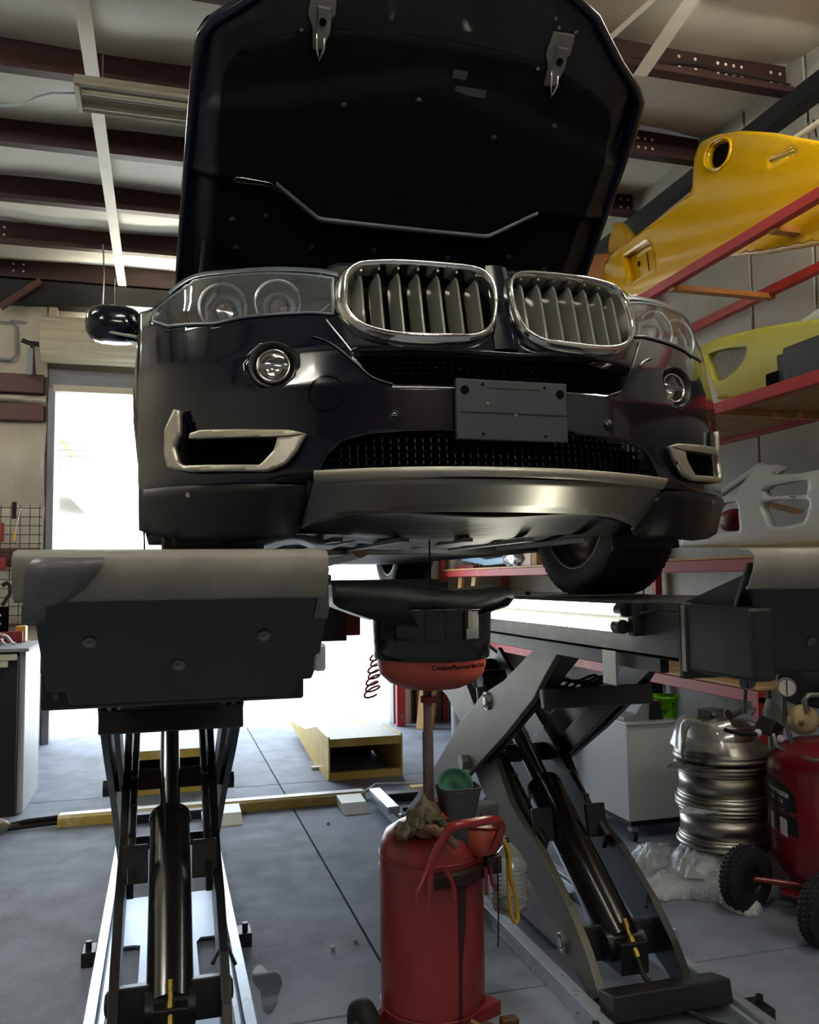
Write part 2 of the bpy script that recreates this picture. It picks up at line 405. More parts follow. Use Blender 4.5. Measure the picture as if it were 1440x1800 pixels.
# ================================================================ SETTING
CZ = 4.17    # roof sheet height
YB = 8.06    # back wall
def build_floor():
    fl = struct('floor')
    xs = [-4.2, -2.3, .753, 3.35]; ys = [-4.5, -.4, 2.75, 5.9, 8.3]
    g = .004
    for i in range(3):
        for j in range(4):
            MB().box(xs[i] + g, xs[i + 1] - g, ys[j] + g, ys[j + 1] - g, -.12, 0).build('slab', 'concrete', fl, bevel=.003)
    MB().box(-4.2, 3.35, -4.5, 8.3, -.16, -.02 - .001).build('joint_bed', 'joint', fl)
    o = MB().box(-40, 40, 8.304, 70, -.16, -.01).build('ground', 'concrete_out'); o['kind'] = 'structure'
build_floor()
def build_ceiling():
    ce = struct('ceiling')
    ys = [.50 - .845 * 6 + .845 * k for k in range(16)]
    PY = [-4.34, -3.522, -2.704, -1.886, -1.068, -0.25, 0.568, 1.386, 2.204, 3.022, 3.84, 4.658, 5.476, 6.294, 7.112, 7.93]
    for k, y in enumerate(PY):
        if y < -4.4 or y > 7.98: continue
        m = MB(); m.prism([(y, CZ), (y, 4.0), (y - .07, 4.0), (y - .07, 4.018), (y - .012, 4.012), (y - .008, 4.012), (y - .008, CZ)], 'YZ', -4.2, 3.34)
        m.prism([(y, 4.0), (y, 3.985), (y - .07, 3.985), (y - .07, 4.0)], 'YZ', -4.2, 3.34)
        m.build('purlin', 'purlin', ce)
        # punched bolt holes near the frame line, pale discs stand for the light seen through
        h = MB()
        for xx in [(-1.28, -1.2), (2.62, 2.72, 2.86, 2.91, 2.96, 3.01, 3.2, 3.26)][0 if k % 2 else 1]:
            for zz in (4.06, 4.12): h.cyl((xx, y - .0085, zz), (xx, y - .0115, zz), .009, n=8)
        for xx in ((2.55, 2.65, 2.86, 2.91, 2.96) if k % 2 else (-1.22,)):
            for zz in (4.06, 4.12): h.cyl((xx, y - .0085, zz), (xx, y - .0115, zz), .009, n=8)
        h.build('bolt_hole', 'strapw', ce)['kind'] = 'stuff'
    # insulation blanket: one sheet per bay, sagging between purlins
    for a, b in zip(PY, PY[1:]):
        if b < -4.4 or a > 8.1: continue
        a_ = max(a, -4.45); b_ = min(b, 8.06)
        if b_ - a_ < .2: continue
        m = MB(); nx, ny = 60, 8; vs = []
        for i in range(nx + 1):
            for j in range(ny + 1):
                x = -4.2 + 7.54 * i / nx; t = j / ny
                vs.append((x, a_ + (b_ - a_) * t, CZ - .05 * math.sin(PI * t) + .006 * math.sin(x * 9 + a * 5) * math.sin(PI * t) + .012 * math.sin(x * 3.1 + a * 3) * t))
        m.add(vs, [(i * (ny + 1) + j, (i + 1) * (ny + 1) + j, (i + 1) * (ny + 1) + j + 1, i * (ny + 1) + j + 1) for i in range(nx) for j in range(ny)], True)
        m.build('insulation_blanket', 'insulation', ce)
    MB().box(-4.3, 3.45, -4.6, 8.3, CZ + .03, CZ + .1).build('roof_deck', 'framegrey', ce)
    # white strap screwed under the purlins, and the crossing braces right
    for x0, w in ((-.417, .07),):
        MB().box(x0, x0 + w, -4.4, 7.95, 3.972, 3.98).build('bracing_strap', 'strapw', ce)
    MB().beam((2.38, 3.83, 3.975), (2.05, 1.6, 3.975), .075, .006).build('bracing_strap', 'strapw', ce)
    MB().beam((2.03, 3.83, 3.975), (2.4, 1.6, 3.975), .03, .006).build('bracing_strap', 'strapw', ce)
    MB().beam((-1.358, 7.8, 3.692), (-1.042, 7.8, 3.946), .05, .05).build('angle_brace', 'girt', ce)
build_ceiling()
def build_walls():
    wb_ = struct('wall_back')
    x0, x1, zt = -.93, 2.09, 3.04
    # insulated panels left of the door, between girts
    for a, b in ((0, 1.0), (1.0, 2.02), (2.02, 2.76), (2.9, 3.0), (3.16, 3.95)):
        m = MB(); nx, nz = 90, 20; vs = []
        for i in range(nx + 1):
            for j in range(nz + 1):
                x = -4.2 + (3.2) * i / nx; t = j / nz; z = a + (b - a) * t
                vs.append((x, YB - .04 - .06 * math.sin(PI * t) * (1 + .3 * math.sin(x * 4)) - .03 * math.sin(x * 7 + z * 4) * math.sin(PI * t) - .028 * abs(math.sin(x * 13 - z * 3.5)) * math.sin(PI * t), z))
        m.add(vs, [(i * (nz + 1) + j, (i + 1) * (nz + 1) + j, (i + 1) * (nz + 1) + j + 1, i * (nz + 1) + j + 1) for i in range(nx) for j in range(nz)], True)
        m.build('insulation_panel', 'insul_wall', wb_)
    MB().box(-4.2, x0 - .04, YB + .02, YB + .2, 0, CZ).build('backing_sheet', 'insul_wall', wb_)
    MB().box(x1 + .09, 3.35, YB, YB + .2, 0, CZ).build('wall_sheet', 'wallpanel', wb_)
    MB().box(x0 - .04, x1 + .09, YB, YB + .2, zt + .2, CZ).build('header_sheet', 'insul_wall', wb_)
    for z0, z1 in ((3.0, 3.16), (2.76, 2.9), (1.5, 1.66), (1.0, 1.02)):
        MB().box(-4.2, -1.02, YB - .14, YB - .02, z0, z1).build('girt', 'girt', wb_, bevel=.004)
    MB().box(-4.2, 3.34, YB - .22, YB - .04, 3.76, 3.96).build('eave_beam', 'dark', wb_, bevel=.004)
    MB().box(x1 + .22, x1 + .34, YB - .2, YB, 0, 3.8).build('column', 'girt', wb_)
    wr = struct('wall_right')
    ys = [-4.5, -2.5, -.5, 1.2, 3.69, 4.2, 5.5, 6.8, 8.06]
    for a, b in zip(ys, ys[1:]):
        MB().box(3.3, 3.4, a + .012, b - .012, 0, CZ).build('wall_panel', 'wallpanel', wr, bevel=.004)
    MB().box(3.335, 3.45, -4.5, 8.06, 0, CZ).build('panel_backing', 'dark', wr)
    MB().box(3.2, 3.3, -4.4, 8.0, 3.83, 3.93).build('eave_strut', 'dark', wr)
    wl_ = struct('wall_left'); MB().box(-4.35, -4.2, -4.5, 8.26, 0, CZ).build('wall_sheet', 'insul_wall', wl_)
    wf = struct('wall_front'); MB().box(-4.2, 3.35, -4.65, -4.5, 0, CZ).build('wall_sheet', 'girt', wf)
    # roller door
    d = struct('door_1')
    for xa, xb in ((x0 - .06, x0), (x1, x1 + .07)):
        MB().box(xa, xb, YB - .08, YB + .06, 0, zt + .02).build('jamb', 'framegrey', d, bevel=.006)
    MB().box(x1 + .07, x1 + .17, YB - .1, YB + .02, 0, zt).build('jamb', 'doorcream', d, bevel=.006)
    MB().box(x0 - .06, x1 + .07, YB - .06, YB + .04, zt, zt + .2).build('lintel', 'framegrey', d, bevel=.008)
    MB().box(x0 - .02, x1, YB - .09, YB - .05, zt - .01, zt + .05).build('bottom_bar', 'doorcream', d, bevel=.006)
    # coiled curtain: overlapping curved slats
    cy, cz, rr = YB - .26, 3.44, .19
    for k in range(11):
        a = R(-150 + k * 27)
        m = MB(); prof = []
        for t in range(5):
            b = a + R(27) * t / 4; q = rr + .008 * math.sin(PI * t / 4)
            prof.append((cy - q * math.cos(b), cz + q * math.sin(b)))
        m.loft([[(xx, p[0], p[1]) for p in prof] for xx in (-1.02, 2.3)], closed=False)
        m.build('slat', 'doorcream', d, solid=.004)
    MB().cyl((-1.015, cy, cz), (-1.0, cy, cz), rr - .01, n=24).build('end_plate', 'doorcream', d)
    MB().box(-.99, -.92, YB - .14, YB - .05, 3.5, 3.86).build('bracket', 'doorcream', d)
    m = MB(); m.tube([(-1.02, cy, cz - .05), (-1.13, cy, cz - .04), (-1.18, cy, cz - .02)], .02); m.beam((-1.1, cy, cz - .05), (-1.08, cy, cz - .32), .03, .03); m.build('chain_hoist', 'dark', d)
    MB().box(-1.14, -1.09, cy - .02, cy + .02, 3.13, 3.35).build('spring_box', 'framegrey', d)
    # conduit on the back wall
    m = MB(); y = YB - .12; m.tube([(-1.8, y, 3.6), (-1.28, y, 3.6), (-1.25, y, 3.56), (-1.25, y, 3.32), (-1.29, y, 3.28), (-1.8, y, 3.3)], .014); m.tube([(-1.3, y, 3.62), (-1.0, y, 3.6)], .012); m.build('conduit', 'framegrey', wb_)
    t = struct('trim_1'); MB().box(2.2, 3.3, YB - .02, YB, 0, .12).build('kick_plate', 'framegrey', t)
build_walls()


# ================================================================ THE CAR
XC = .866
def fy(x):
    x = abs(x); return 2.065 + .40 * x * x + .22 * x ** 8
def sst(a, b, t): t = min(1, max(0, (t - a) / (b - a))); return t * t * (3 - 2 * t)
GZ = ([1.62, 1.72, 1.85, 1.95, 2.05, 2.1, 2.2, 2.3], [-.012, 0, 0, .015, .045, .055, .09, .14])
def gy(x, z):
    g = float(np.interp(z, *GZ))
    if z < 1.62:
        w = sst(.5, .62, abs(x)); g += (1.62 - z) * 1.6 * (1 - w) + (1.62 - z) * .45 * w
    return g
XM = .93
def S(x, z, off=0.):
    """front skin of the car: x across (past XM it runs back along the side), z height; off = outward"""
    def base(x, z):
        s = 1 if x >= 0 else -1; a = abs(x)
        if s > 0 and a > .86:
            e = min(a, XM) - .86; xr, yr = .86 + e * 1.8, fy(.86) + e * 1.8 * 1.1
            if a <= XM: return Vector((XC + xr, yr + gy(x, z), z))
            ds = a - XM
            return Vector((XC + xr + .02 * (1 - math.exp(-ds / .05)) - .02 * (1 - sst(1.5, 1.75, z)) * sst(0, .1, ds), yr + gy(XM, z) * math.exp(-ds / .3) + ds * .97, z))
        if a <= XM: return Vector((XC + x, fy(x) + gy(x, z), z))
        ds = a - XM
        bul = -.012 * sst(1.9, 2.15, z) - .02 * (1 - sst(1.5, 1.75, z))
        return Vector((XC + s * (XM + .034 * (1 - math.exp(-ds / .05)) + bul * sst(0, .1, ds)), fy(XM) + gy(XM, z) * math.exp(-ds / .3) + ds * .985, z))
    p = base(x, z)
    if off:
        e = .004; n = (base(x + e, z) - base(x - e, z)).cross(base(x, z + e) - base(x, z - e)); n.normalize()
        p = p + n * off
    return p
car = thing('suv', 'dark navy-black SUV raised on the lift with its hood open and an empty plate bracket', 'car', (XC, 2.97, 1.285))
KID = [(-0.438, 2.069), (-0.434, 2.12), (-0.421, 2.158), (-0.39, 2.18), (-0.335, 2.186), (-0.268, 2.188), (-0.147, 2.183), (-0.06, 2.178), (-0.025, 2.161), (-0.015, 2.112), (-0.021, 2.044), (-0.041, 1.992), (-0.082, 1.964), (-0.142, 1.954), (-0.245, 1.953), (-0.328, 1.964), (-0.386, 1.991), (-0.423, 2.026)]
RIM = [(-0.411, 2.068), (-0.408, 2.119), (-0.399, 2.154), (-0.368, 2.18), (-0.335, 2.184), (-0.268, 2.186), (-0.147, 2.18), (-0.069, 2.174), (-0.035, 2.155), (-0.022, 2.111), (-0.027, 2.052), (-0.046, 2.003), (-0.086, 1.974), (-0.14, 1.969), (-0.244, 1.969), (-0.315, 1.977), (-0.371, 1.998), (-0.4, 2.032)]
LAMP = [(-0.435, 2.157), (-0.496, 2.172), (-0.588, 2.186), (-0.688, 2.192), (-0.777, 2.198), (-0.859, 2.161), (-0.9, 2.135), (-0.907, 2.101), (-0.863, 2.068), (-0.74, 2.045), (-0.667, 2.054), (-0.586, 2.054), (-0.492, 2.052), (-0.44, 2.043)]
VENT = [(-0.825, 1.814), (-0.848, 1.763), (-0.849, 1.696), (-0.84, 1.654), (-0.787, 1.638), (-0.607, 1.626), (-0.566, 1.642), (-0.536, 1.678), (-0.514, 1.722), (-0.551, 1.733), (-0.759, 1.748), (-0.784, 1.743)]
VENTIN = [(-0.815, 1.809), (-0.813, 1.745), (-0.826, 1.708), (-0.816, 1.668), (-0.801, 1.655), (-0.621, 1.643), (-0.589, 1.679), (-0.58, 1.713), (-0.787, 1.728)]
FOG = [(-0.601, 1.914)][0]
UG = [(-0.406, 1.941), (-0.361, 1.872), (-0.308, 1.85), (-0.161, 1.847)]
LG = [(-0.492, 1.628), (-0.47, 1.669), (-0.435, 1.705), (-0.365, 1.723), (-0.267, 1.73), (-0.158, 1.732)]
SK = [(-0.5, 1.615), (-0.51, 1.504), (-0.472, 1.518), (-0.383, 1.534), (-0.268, 1.54), (-0.147, 1.541)]
TR = [(-0.501, 1.627), (-0.492, 1.608)]
ST = [(-0.159, 1.706)]
kid = r2(KID, 48); rim = r2(RIM, 48); lampo = r2(LAMP, 60, False); vent = VENT; ventin = r2(VENTIN, 40, False)
ug = UG + [(-UG[3][0] * 0 + .0, UG[3][1] - .004)] ; ugp = UG + [(.0, UG[3][1])] + mirror(UG)[::-1] + [(.25, 1.955), (.03, 1.935), (-.03, 1.935), (-.25, 1.945)]
lgp = LG + mirror(LG)[::-1]
lgp = [(x, z) for x, z in lgp]
def circ(c, r, n=28): return [(c[0] + r * math.cos(2 * PI * i / n), c[1] + r * math.sin(2 * PI * i / n)) for i in range(n)]
fogh = circ(FOG, .058)
TOPL = [(-0.906, 2.148), (-0.859, 2.177), (-0.792, 2.209), (-0.688, 2.201), (-0.589, 2.195), (-0.474, 2.18), (-0.425, 2.165)]
AR = []
for i in range(17):
    a = PI * i / 16; AR.append((XM + (2.97 - fy(XM)) - .425 * math.cos(a), 1.60 + .41 * math.sin(a)))
right = [(-x, z) for x, z in TOPL[::-1]]
FEND = [(1.95, 2.29), (1.95, 1.44)] + [(a, b) for a, b in AR[::-1]] + [(AR[0][0], 1.59)]
BOT = [(.93, 1.52), (.86, 1.49), (.70, 1.478), (.56, 1.485), (.50, 1.505), (.44, 1.515), (.3, 1.53), (0, 1.535)]
half = [(0, 2.20), (.25, 2.205), (.43, 2.205)] + right[1:] + [(1.02, 2.16), (1.3, 2.22), (1.6, 2.27)] + FEND + BOT
outer = half + mirror(half)[::-1]
holes = []
for f in (lambda p: p, mirror):
    holes += [f(inset(lampo, .004)), f(inset(rim, .004)), f(inset(ventin, -.002)), f(fogh)]
holes += [ugp, lgp]
vs, fs = sheet(outer, holes, .011, lambda u, v: S(u, v))
m = MB(); m.add(vs, fs, True); m.build('front_fascia', 'paint', car, solid=.006, soff=-1)
# lower unpainted apron under the corners
for sg in (1, -1):
    ap = [(sg * .515, 1.60), (sg * .93, 1.612), (sg * (AR[0][0] - .01), 1.615), (sg * (AR[0][0] - .01), 1.57), (sg * .93, 1.50), (sg * .86, 1.475), (sg * .70, 1.462), (sg * .56, 1.465), (sg * .50, 1.497)]
    vs, fs = sheet(ap, [], .02, lambda u, v: S(u, v, .0045)); MB().add(vs, fs, True).build('lower_apron', 'lowplastic', car, solid=.004, soff=-1)
    c = MB(); p = S(sg * -.0 + sg * .80, 1.585, .006); c.cyl(p, S(sg * .80, 1.585, .012), .007, n=12); c.build('apron_screw', 'satin', car)
# headlamp seam + shut lines
def seam(pts, r=.0025, m_='black', name='panel_gap', off=.001, par=None):
    m = MB(); q = resample(pts, max(8, len(pts) * 6), True, False); m.tube([S(p.x, p.y, off) for p in q], r, 5); return m.build(name, m_, par or car)
# grilles -------------------------------------------------------------
def ring(loops, n=64):
    return MB().loft([[S(x, z, o) for x, z in lp] + [] for lp, o in loops], closed=True)
for sg in (-1, 1):
    f = (lambda p: p) if sg < 0 else mirror
    K, Rm = f(kid), f(rim)
    g = ring([(inset(K, -.004), -.01), (inset(K, 0), .012), ([tuple(Vector(a).lerp(Vector(b), .5)) for a, b in zip(K, Rm)], .030), (Rm, .036), (inset(Rm, .004), .034), (inset(Rm, .007), .018), (inset(Rm, .010), -.06)]).build('kidney_grille', 'chrome', car)
    g['label'] = 'chrome kidney grille surround, %s the car centre' % ('left of' if sg < 0 else 'right of')
    zs = [p[1] for p in Rm]; xs = [p[0] for p in Rm]
    back = inset(Rm, .004); vs, fs = sheet(back, [], .03, lambda u, v: S(u, v, -.075)); MB().add(vs, fs).build('grille_backing', 'black', g)
    FX = [-0.366, -0.32, -0.27, -0.219, -0.167, -0.117, -0.064]
    Rp = np.array(inset(Rm, .009))
    for x in FX:
        x = x if sg < 0 else -x
        hit = []
        for i in range(len(Rp)):
            a, b = Rp[i], Rp[(i + 1) % len(Rp)]
            if (a[0] - x) * (b[0] - x) < 0: hit.append(a[1] + (b[1] - a[1]) * (x - a[0]) / (b[0] - a[0]))
        if len(hit) < 2: continue
        z0, z1 = min(hit), max(hit); mb = MB(); loops = []
        N = 12
        for i in range(N + 1):
            t = i / N; tp = max(0, (t - .74) / .26); zt = z0 + (z1 - .016 - z0) * t; g0 = S(x, z0, .018); g1 = S(x, z1, .018)
            q0 = g0.lerp(g1, (zt - z0) / (z1 - z0)); yf = .012 * tp ** 4; yr = .012 + .056 * math.sqrt(max(0, 1 - tp ** 2.4)); wv = math.sqrt(max(0, 1 - tp ** 2.4))
            loops.append([q0 + Vector((-.0032, .004 + yf, 0)), q0 + Vector((0, yf, 0)), q0 + Vector((.0032, .004 + yf, 0)), q0 + Vector((.009 * wv, yr, 0)), q0 + Vector((-.014 * wv - .003, yr, 0))])
        mb.loft(loops, cap0=True, cap1=True, smooth=False); mb.build('grille_fin', 'finsilver', g)
        p = S(x, z1 - .004, .012); MB().cyl(p, S(x, z1 - .004, .018), .0035, n=8).build('grille_clip', 'satin', g)
    # headlamp ----------------------------------------------------------
    L = f(lampo); li = inset(L, .006)
    hl = MB().loft([[S(x, z, .002) for x, z in L], [S(x, z, .004) for x, z in li], [S(x, z, -.004) for x, z in inset(L, .009)], [S(x, z, -.085) for x, z in inset(L, .02)]]).build('headlamp', 'lampgrey', car, solid=.003)
    vs, fs = sheet(inset(L, .016), [], .025, lambda u, v: S(u, v, -.08)); MB().add(vs, fs).build('lamp_reflector', 'lampdark', hl)
    vs, fs = sheet(li, [], .02, lambda u, v: S(u, v, .003)); MB().add(vs, fs, True).build('lamp_lens', 'lens', hl)
    for c0, rr in (([(-0.719, 2.115)][0], .060), ([(-0.576, 2.11)][0], .057)):
        c0 = ((c0[0] - (.036 if rr > .058 else .026)) * (1 if sg < 0 else -1), c0[1] + .012); o = S(c0[0], c0[1], -.075); ax = Vector((sg * .15, -1, 0)).normalized()
        b = MB(); b.lathe([(rr * 1.12, .05), (rr, .055), (rr * .97, .05), (rr * .62, .012), (rr * .6, .03), (rr * .56, .03)], o, ax, 40); b.build('lamp_bezel', 'lampgrey', hl)
        b = MB()
        a0 = Vector((0, 0, 1))
        b.lathe([(rr * 1.0, .05), (rr * 1.06, .062), (rr * 1.14, .058), (rr * 1.16, .045)], o, ax, 40, a0=R(-145), a1=R(145), xref=(sg, .15, .1)); b.build('daylight_ring', 'lampring', hl, solid=.002)
        b = MB(); b.lathe([(.0001, .062), (rr * .2, .06), (rr * .4, .05), (rr * .55, .032)], o, ax, 28); b.build('projector_lens', 'clearlens', hl)
        b = MB(); b.lathe([(.0001, .02), (rr * .5, .025)], o, ax, 24); b.build('projector_core', 'chrome', hl)
    # side marker and inner comb
    cx = sorted(p[0] * (-1 if sg < 0 else 1) for p in L)[-1]
    b = MB()
    for k in range(7):
        xx = sg * (cx - .05 - .008 * k); b.tube([S(xx, 2.06, -.03), S(xx, 2.115, -.03)], .0025, 5)
    b.build('marker_comb', 'amber', hl)
    b = MB(); b.tube([S(sg * .745, 2.03, -.02), S(sg * .77, 2.06, -.02), S(sg * .775, 2.12, -.02), S(sg * .75, 2.16, -.025)], .006, 6); b.build('light_blade', 'lampring', hl)
    b = MB(); b.tube([S(sg * .50, 2.06, -.02), S(sg * .47, 2.075, -.02), S(sg * .455, 2.09, -.02)], .0025, 5); b.build('light_blade', 'lampring', hl)
    # fog lamp -----------------------------------------------------------
    o = S(sg * abs(FOG[0]), FOG[1], -.012); n0 = (S(sg * abs(FOG[0]), FOG[1], .01) - S(sg * abs(FOG[0]), FOG[1], 0)).normalized(); ax = (n0 * .55 + Vector((0, -1, 0)) * .6).normalized()
    fl = MB().lathe([(.064, .012), (.062, .018), (.056, .012), (.049, -.01), (.046, -.016)], o, ax, 40).build('fog_lamp', 'lowplastic', car)
    MB().lathe([(.047, -.006), (.046, .006), (.041, .008), (.039, .003)], o, ax, 36).build('chrome_ring', 'chrome', fl)
    MB().lathe([(.0001, .012), (.02, .010), (.034, .006), (.040, .002)], o, ax, 30).build('fog_lens', 'clearlens', fl)
    MB().lathe([(.0001, -.028), (.018, -.027), (.032, -.016), (.041, .0)], o, ax, 30).build('fog_reflector', 'chrome', fl)
    b = MB(); a = ax.cross(Vector((0, 0, 1))).normalized(); b.beam(o - a * .036 + ax * .0, o + a * .036 + ax * .0, .004, .012); b.build('fog_divider', 'lampgrey', fl)
    # air vent -----------------------------------------------------------
    vo = f(vent); vi = f(VENTIN)
    def vsheet(poly, off, step=.008): return sheet(poly, [], step, lambda u, v: S(u, v, off))
    # U-shaped satin frame as a flat bevelled band
    band = [vent[0], vent[1], vent[2], vent[3], vent[4], vent[5], vent[6], vent[7], vent[8], [(-0.55, 1.713)][0], VENTIN[7], VENTIN[6], VENTIN[5], VENTIN[4], VENTIN[3], VENTIN[2], VENTIN[1], VENTIN[0]]
    vt = MB()
    vs, fs = sheet(f(band), [], .007, lambda u, v: S(u, v, .012)); vt.add(vs, fs, True)
    av = vt.build('air_vent', 'satin', car, solid=.016, soff=-1); av['label'] = 'satin silver air vent frame'
    topb = [vent[11], vent[10], vent[9], vent[8], [(-0.545, 1.715)][0], VENTIN[7], VENTIN[8]]
    vs, fs = sheet(f(topb), [], .006, lambda u, v: S(u, v, .018)); MB().add(vs, fs, True).build('vent_blade', 'satin', av, solid=.012, soff=-1)
    vs, fs = sheet(inset(f(ventin), -.03), [], .02, lambda u, v: S(u, v, -.03)); MB().add(vs, fs).build('vent_backing', 'black', av)
    MB().loft([[S(x, z, .004) for x, z in f(ventin)], [S(x, z, -.05) for x, z in f(ventin)]]).build('vent_wall', 'black', av, solid=.003)
    for z in (1.672, 1.695, 1.712):
        MB().loft([[S(sg * x, z, -.005), S(sg * x, z + .004, -.03), S(sg * x, z - .004, -.03)] for x in (.58, .66, .74, .80)], smooth=False).build('vent_slat', 'lowplastic', av)
    # parking sensors, tow cover line
    for (sx, sz) in ((.304, 1.766), (.47, 1.83)):
        if sx > .4 and sg > 0: continue
        p = S(sg * sx, sz, .001); b = MB()
        if sx < .4: b.lathe([(.0001, .003), (.011, .003), (.012, .001)], p, (sg * .2, -1, 0), 20); b.torus(p, (sg * .2, -1, 0), .0145, .0012, 24, 5); b.build('parking_sensor', 'paint', car)
        else: b.torus(p, (sg * .35, -1, 0), .045, .0014, 40, 5); b.build('tow_cover', 'black', car)
    # crease lines of the fascia
    seam([(sg * abs(x), z) for x, z in [(-0.462, 2.032), (-0.434, 1.986), (-0.406, 1.941)]], .003, 'chrome', 'bright_edge', .002)
    seam([(sg * abs(x), z) for x, z in [(-0.501, 1.986), (-0.458, 1.966), (-0.404, 1.915), (-0.357, 1.868), (-0.308, 1.849)]], .0035, 'paint', 'fascia_edge', .003)
    # strip above the headlamp
    vs = [(sg * abs(x), z) for x, z in TOPL[1:]]
    b = MB(); q = resample(vs, 30, True, False); b.loft([[S(p.x, p.y + dz, o) for p in q] for dz, o in ((-.006, .002), (.006, .004), (.012, -.02))], closed=False); b.build('hood_seal', 'lampgrey', car)
# nose between the kidneys
b = MB(); vs, fs = sheet([(-.035, 1.95), (.035, 1.95), (.03, 2.20), (-.03, 2.20)], [], .01, lambda u, v: S(u, v, .012 - 6 * u * u)); b.add(vs, fs, True); b.build('centre_bar', 'paint', car)
# upper and lower mesh grilles
vs, fs = sheet(inset(ugp, -.012), [], .04, lambda u, v: S(u, v, -.05)); ugo = MB().add(vs, fs).build('upper_intake', 'black', car)
vs, fs = sheet(inset(lgp, -.012), [], .04, lambda u, v: S(u, v, -.06)); lgo = MB().add(vs, fs).build('lower_intake', 'black', car)
def slats(poly, zs, par, off, lo, hi):
    for z in zs:
        Pp = np.array(poly); hit = []
        for i in range(len(Pp)):
            a, b = Pp[i], Pp[(i + 1) % len(Pp)]
            if (a[1] - z) * (b[1] - z) < 0: hit.append(a[0] + (b[0] - a[0]) * (z - a[1]) / (b[1] - a[1]))
        if len(hit) < 2: continue
        xa, xb = min(hit), max(hit); N = 24
        MB().loft([[S(xa + (xb - xa) * i / N, z, off), S(xa + (xb - xa) * i / N, z + lo, off - .02), S(xa + (xb - xa) * i / N, z - lo, off - .02)] for i in range(N + 1)], smooth=False).build('grille_slat', 'lowplastic', par)
slats(ugp, (1.882, 1.897, 1.913, 1.927), ugo, -.010, .004, .001)
slats(lgp, (1.645, 1.664, 1.683, 1.702, 1.721, 1.738), lgo, -.014, .004, .001)
b = MB()
for k in range(-16, 17):
    x = k * .021
    b.add([S(x - .0015, 1.88, -.034), S(x + .0015, 1.88, -.034), S(x + .0015, 1.93, -.034), S(x - .0015, 1.93, -.034)], [(0, 1, 2, 3)])
b.build('mesh_bars', 'lowplastic', ugo, solid=.01)
b = MB()
for k in range(-21, 22):
    x = k * .021; b.add([S(x - .0015, 1.635, -.036), S(x + .0015, 1.635, -.036), S(x + .0015, 1.735, -.036), S(x - .0015, 1.735, -.036)], [(0, 1, 2, 3)])
b.build('mesh_bars', 'lowplastic', lgo, solid=.01)
# skid plate with its bright upper strip
skp = [(x, z) for x, z in SK] + [(-x, z) for x, z in SK[::-1]]
vs, fs = sheet(skp, [], .014, lambda u, v: S(u, v, .008)); MB().add(vs, fs, True).build('skid_plate', 'skid', car, solid=.006, soff=-1)
trp = [(-abs(TR[0][0]), TR[0][1]), (0, 1.633), (abs(TR[0][0]), TR[0][1]), (abs(TR[1][0]), TR[1][1]), (0, 1.617), (-abs(TR[1][0]), TR[1][1])]
b = MB(); b.loft([[S(-.5 + i / 40, (1.6225 + .0075 * (1 - (2 * i / 40 - 1) ** 2)) + dz, o) for i in range(41)] for dz, o in ((.004, .0), (.004, .015), (.001, .019), (-.010, .017), (-.013, .008))], closed=False); b.build('skid_trim', 'satin', car)
# plate bracket
pb = MB().box(XC - .155, XC + .155, 2.048, 2.064, 1.704, 1.862).build('plate_bracket', 'bracket', car, bevel=.003)
pb['label'] = 'empty black licence plate bracket'
for xx, zz, r_ in ((-.132, 1.832, .0115), (.134, 1.832, .0115), (-.083, 1.849, .0035), (.09, 1.847, .0035), (-.083, 1.72, .0035), (.09, 1.719, .0035)): MB().cyl((XC + xx, 2.0485, zz), (XC + xx, 2.0455, zz), r_, n=20).build('bracket_hole', 'black', pb)
MB().box(XC - .145, XC + .15, 2.0455, 2.0485, 1.7745, 1.777).build('bracket_rib', 'lowplastic', pb); MB().box(XC - .07, XC + .08, 2.0465, 2.0485, 1.8395, 1.8415).build('bracket_rib', 'lowplastic', pb)
MB().cyl((XC + .006, 2.0485, 1.772), (XC + .006, 2.0455, 1.772), .005, n=10).build('bracket_screw', 'boltgrey', pb); MB().cyl((XC - .07, 2.0485, 1.80), (XC - .07, 2.0465, 1.80), .004, n=8).build('bracket_screw', 'boltgrey', pb)
# hood --------------------------------------------------------------------
H0 = Vector((XC, 3.45, 2.40)); HU = Vector((0, -.785, .62)).normalized(); HN = Vector((0, -HU.z, HU.y)) * 1.0
if HN.z > 0: HN = -HN     # towards the viewer, under the hood
def Hp(a, b, o=0.): return H0 + Vector((a, 0, 0)) + HU * b + HN * o
hout = [(.84, 0), (.835, .19), (.823, .45), (.80, .92), (.785, 1.045), (.76, 1.085), (.64, 1.175), (.50, 1.30), (.30, 1.39), (0, 1.42)]
hout = hout + [(-x, y) for x, y in hout[:-1][::-1]]
def skin(a, b): return -(.075 * (1 - (a / .85) ** 2) * 1 + .02)     # outer crown away from the viewer
vs, fs = sheet(hout, [], .03, lambda u, v: Hp(u, v, skin(u, v)))
hood = MB().add(vs, fs, True).build('hood', 'paint', car, solid=.002)
hr = r2(hout, 90, False)
MB().loft([[Hp(x, y, skin(x, y)) for x, y in hr], [Hp(x, y, .0) for x, y in inset(hr, -.002)], [Hp(x, y, .008) for x, y in inset(hr, .004)], [Hp(x, y, .008) for x, y in inset(hr, .028)], [Hp(x, y, -.006) for x, y in inset(hr, .036)]]).build('hood_flange', 'paint', hood)
def rid(a, b):
    # pressed ridge running across, dipping in the middle
    a_ = abs(a)
    yc = .485 if a_ < .33 else (.485 + (a_ - .33) * .69 if a_ < .50 else .602)
    d = b - yc; step = .018 * sst(-.012, .012, d)
    rib = .012 * math.exp(-(d / .018) ** 2)
    edge = -.02 * sst(.70, .775, a_)
    top = -.03 * sst(1.0, 1.06, b + .25 * a_)
    return step + rib + edge + top + .006 * math.sin(b * 5)
inn = inset(hr, .03)
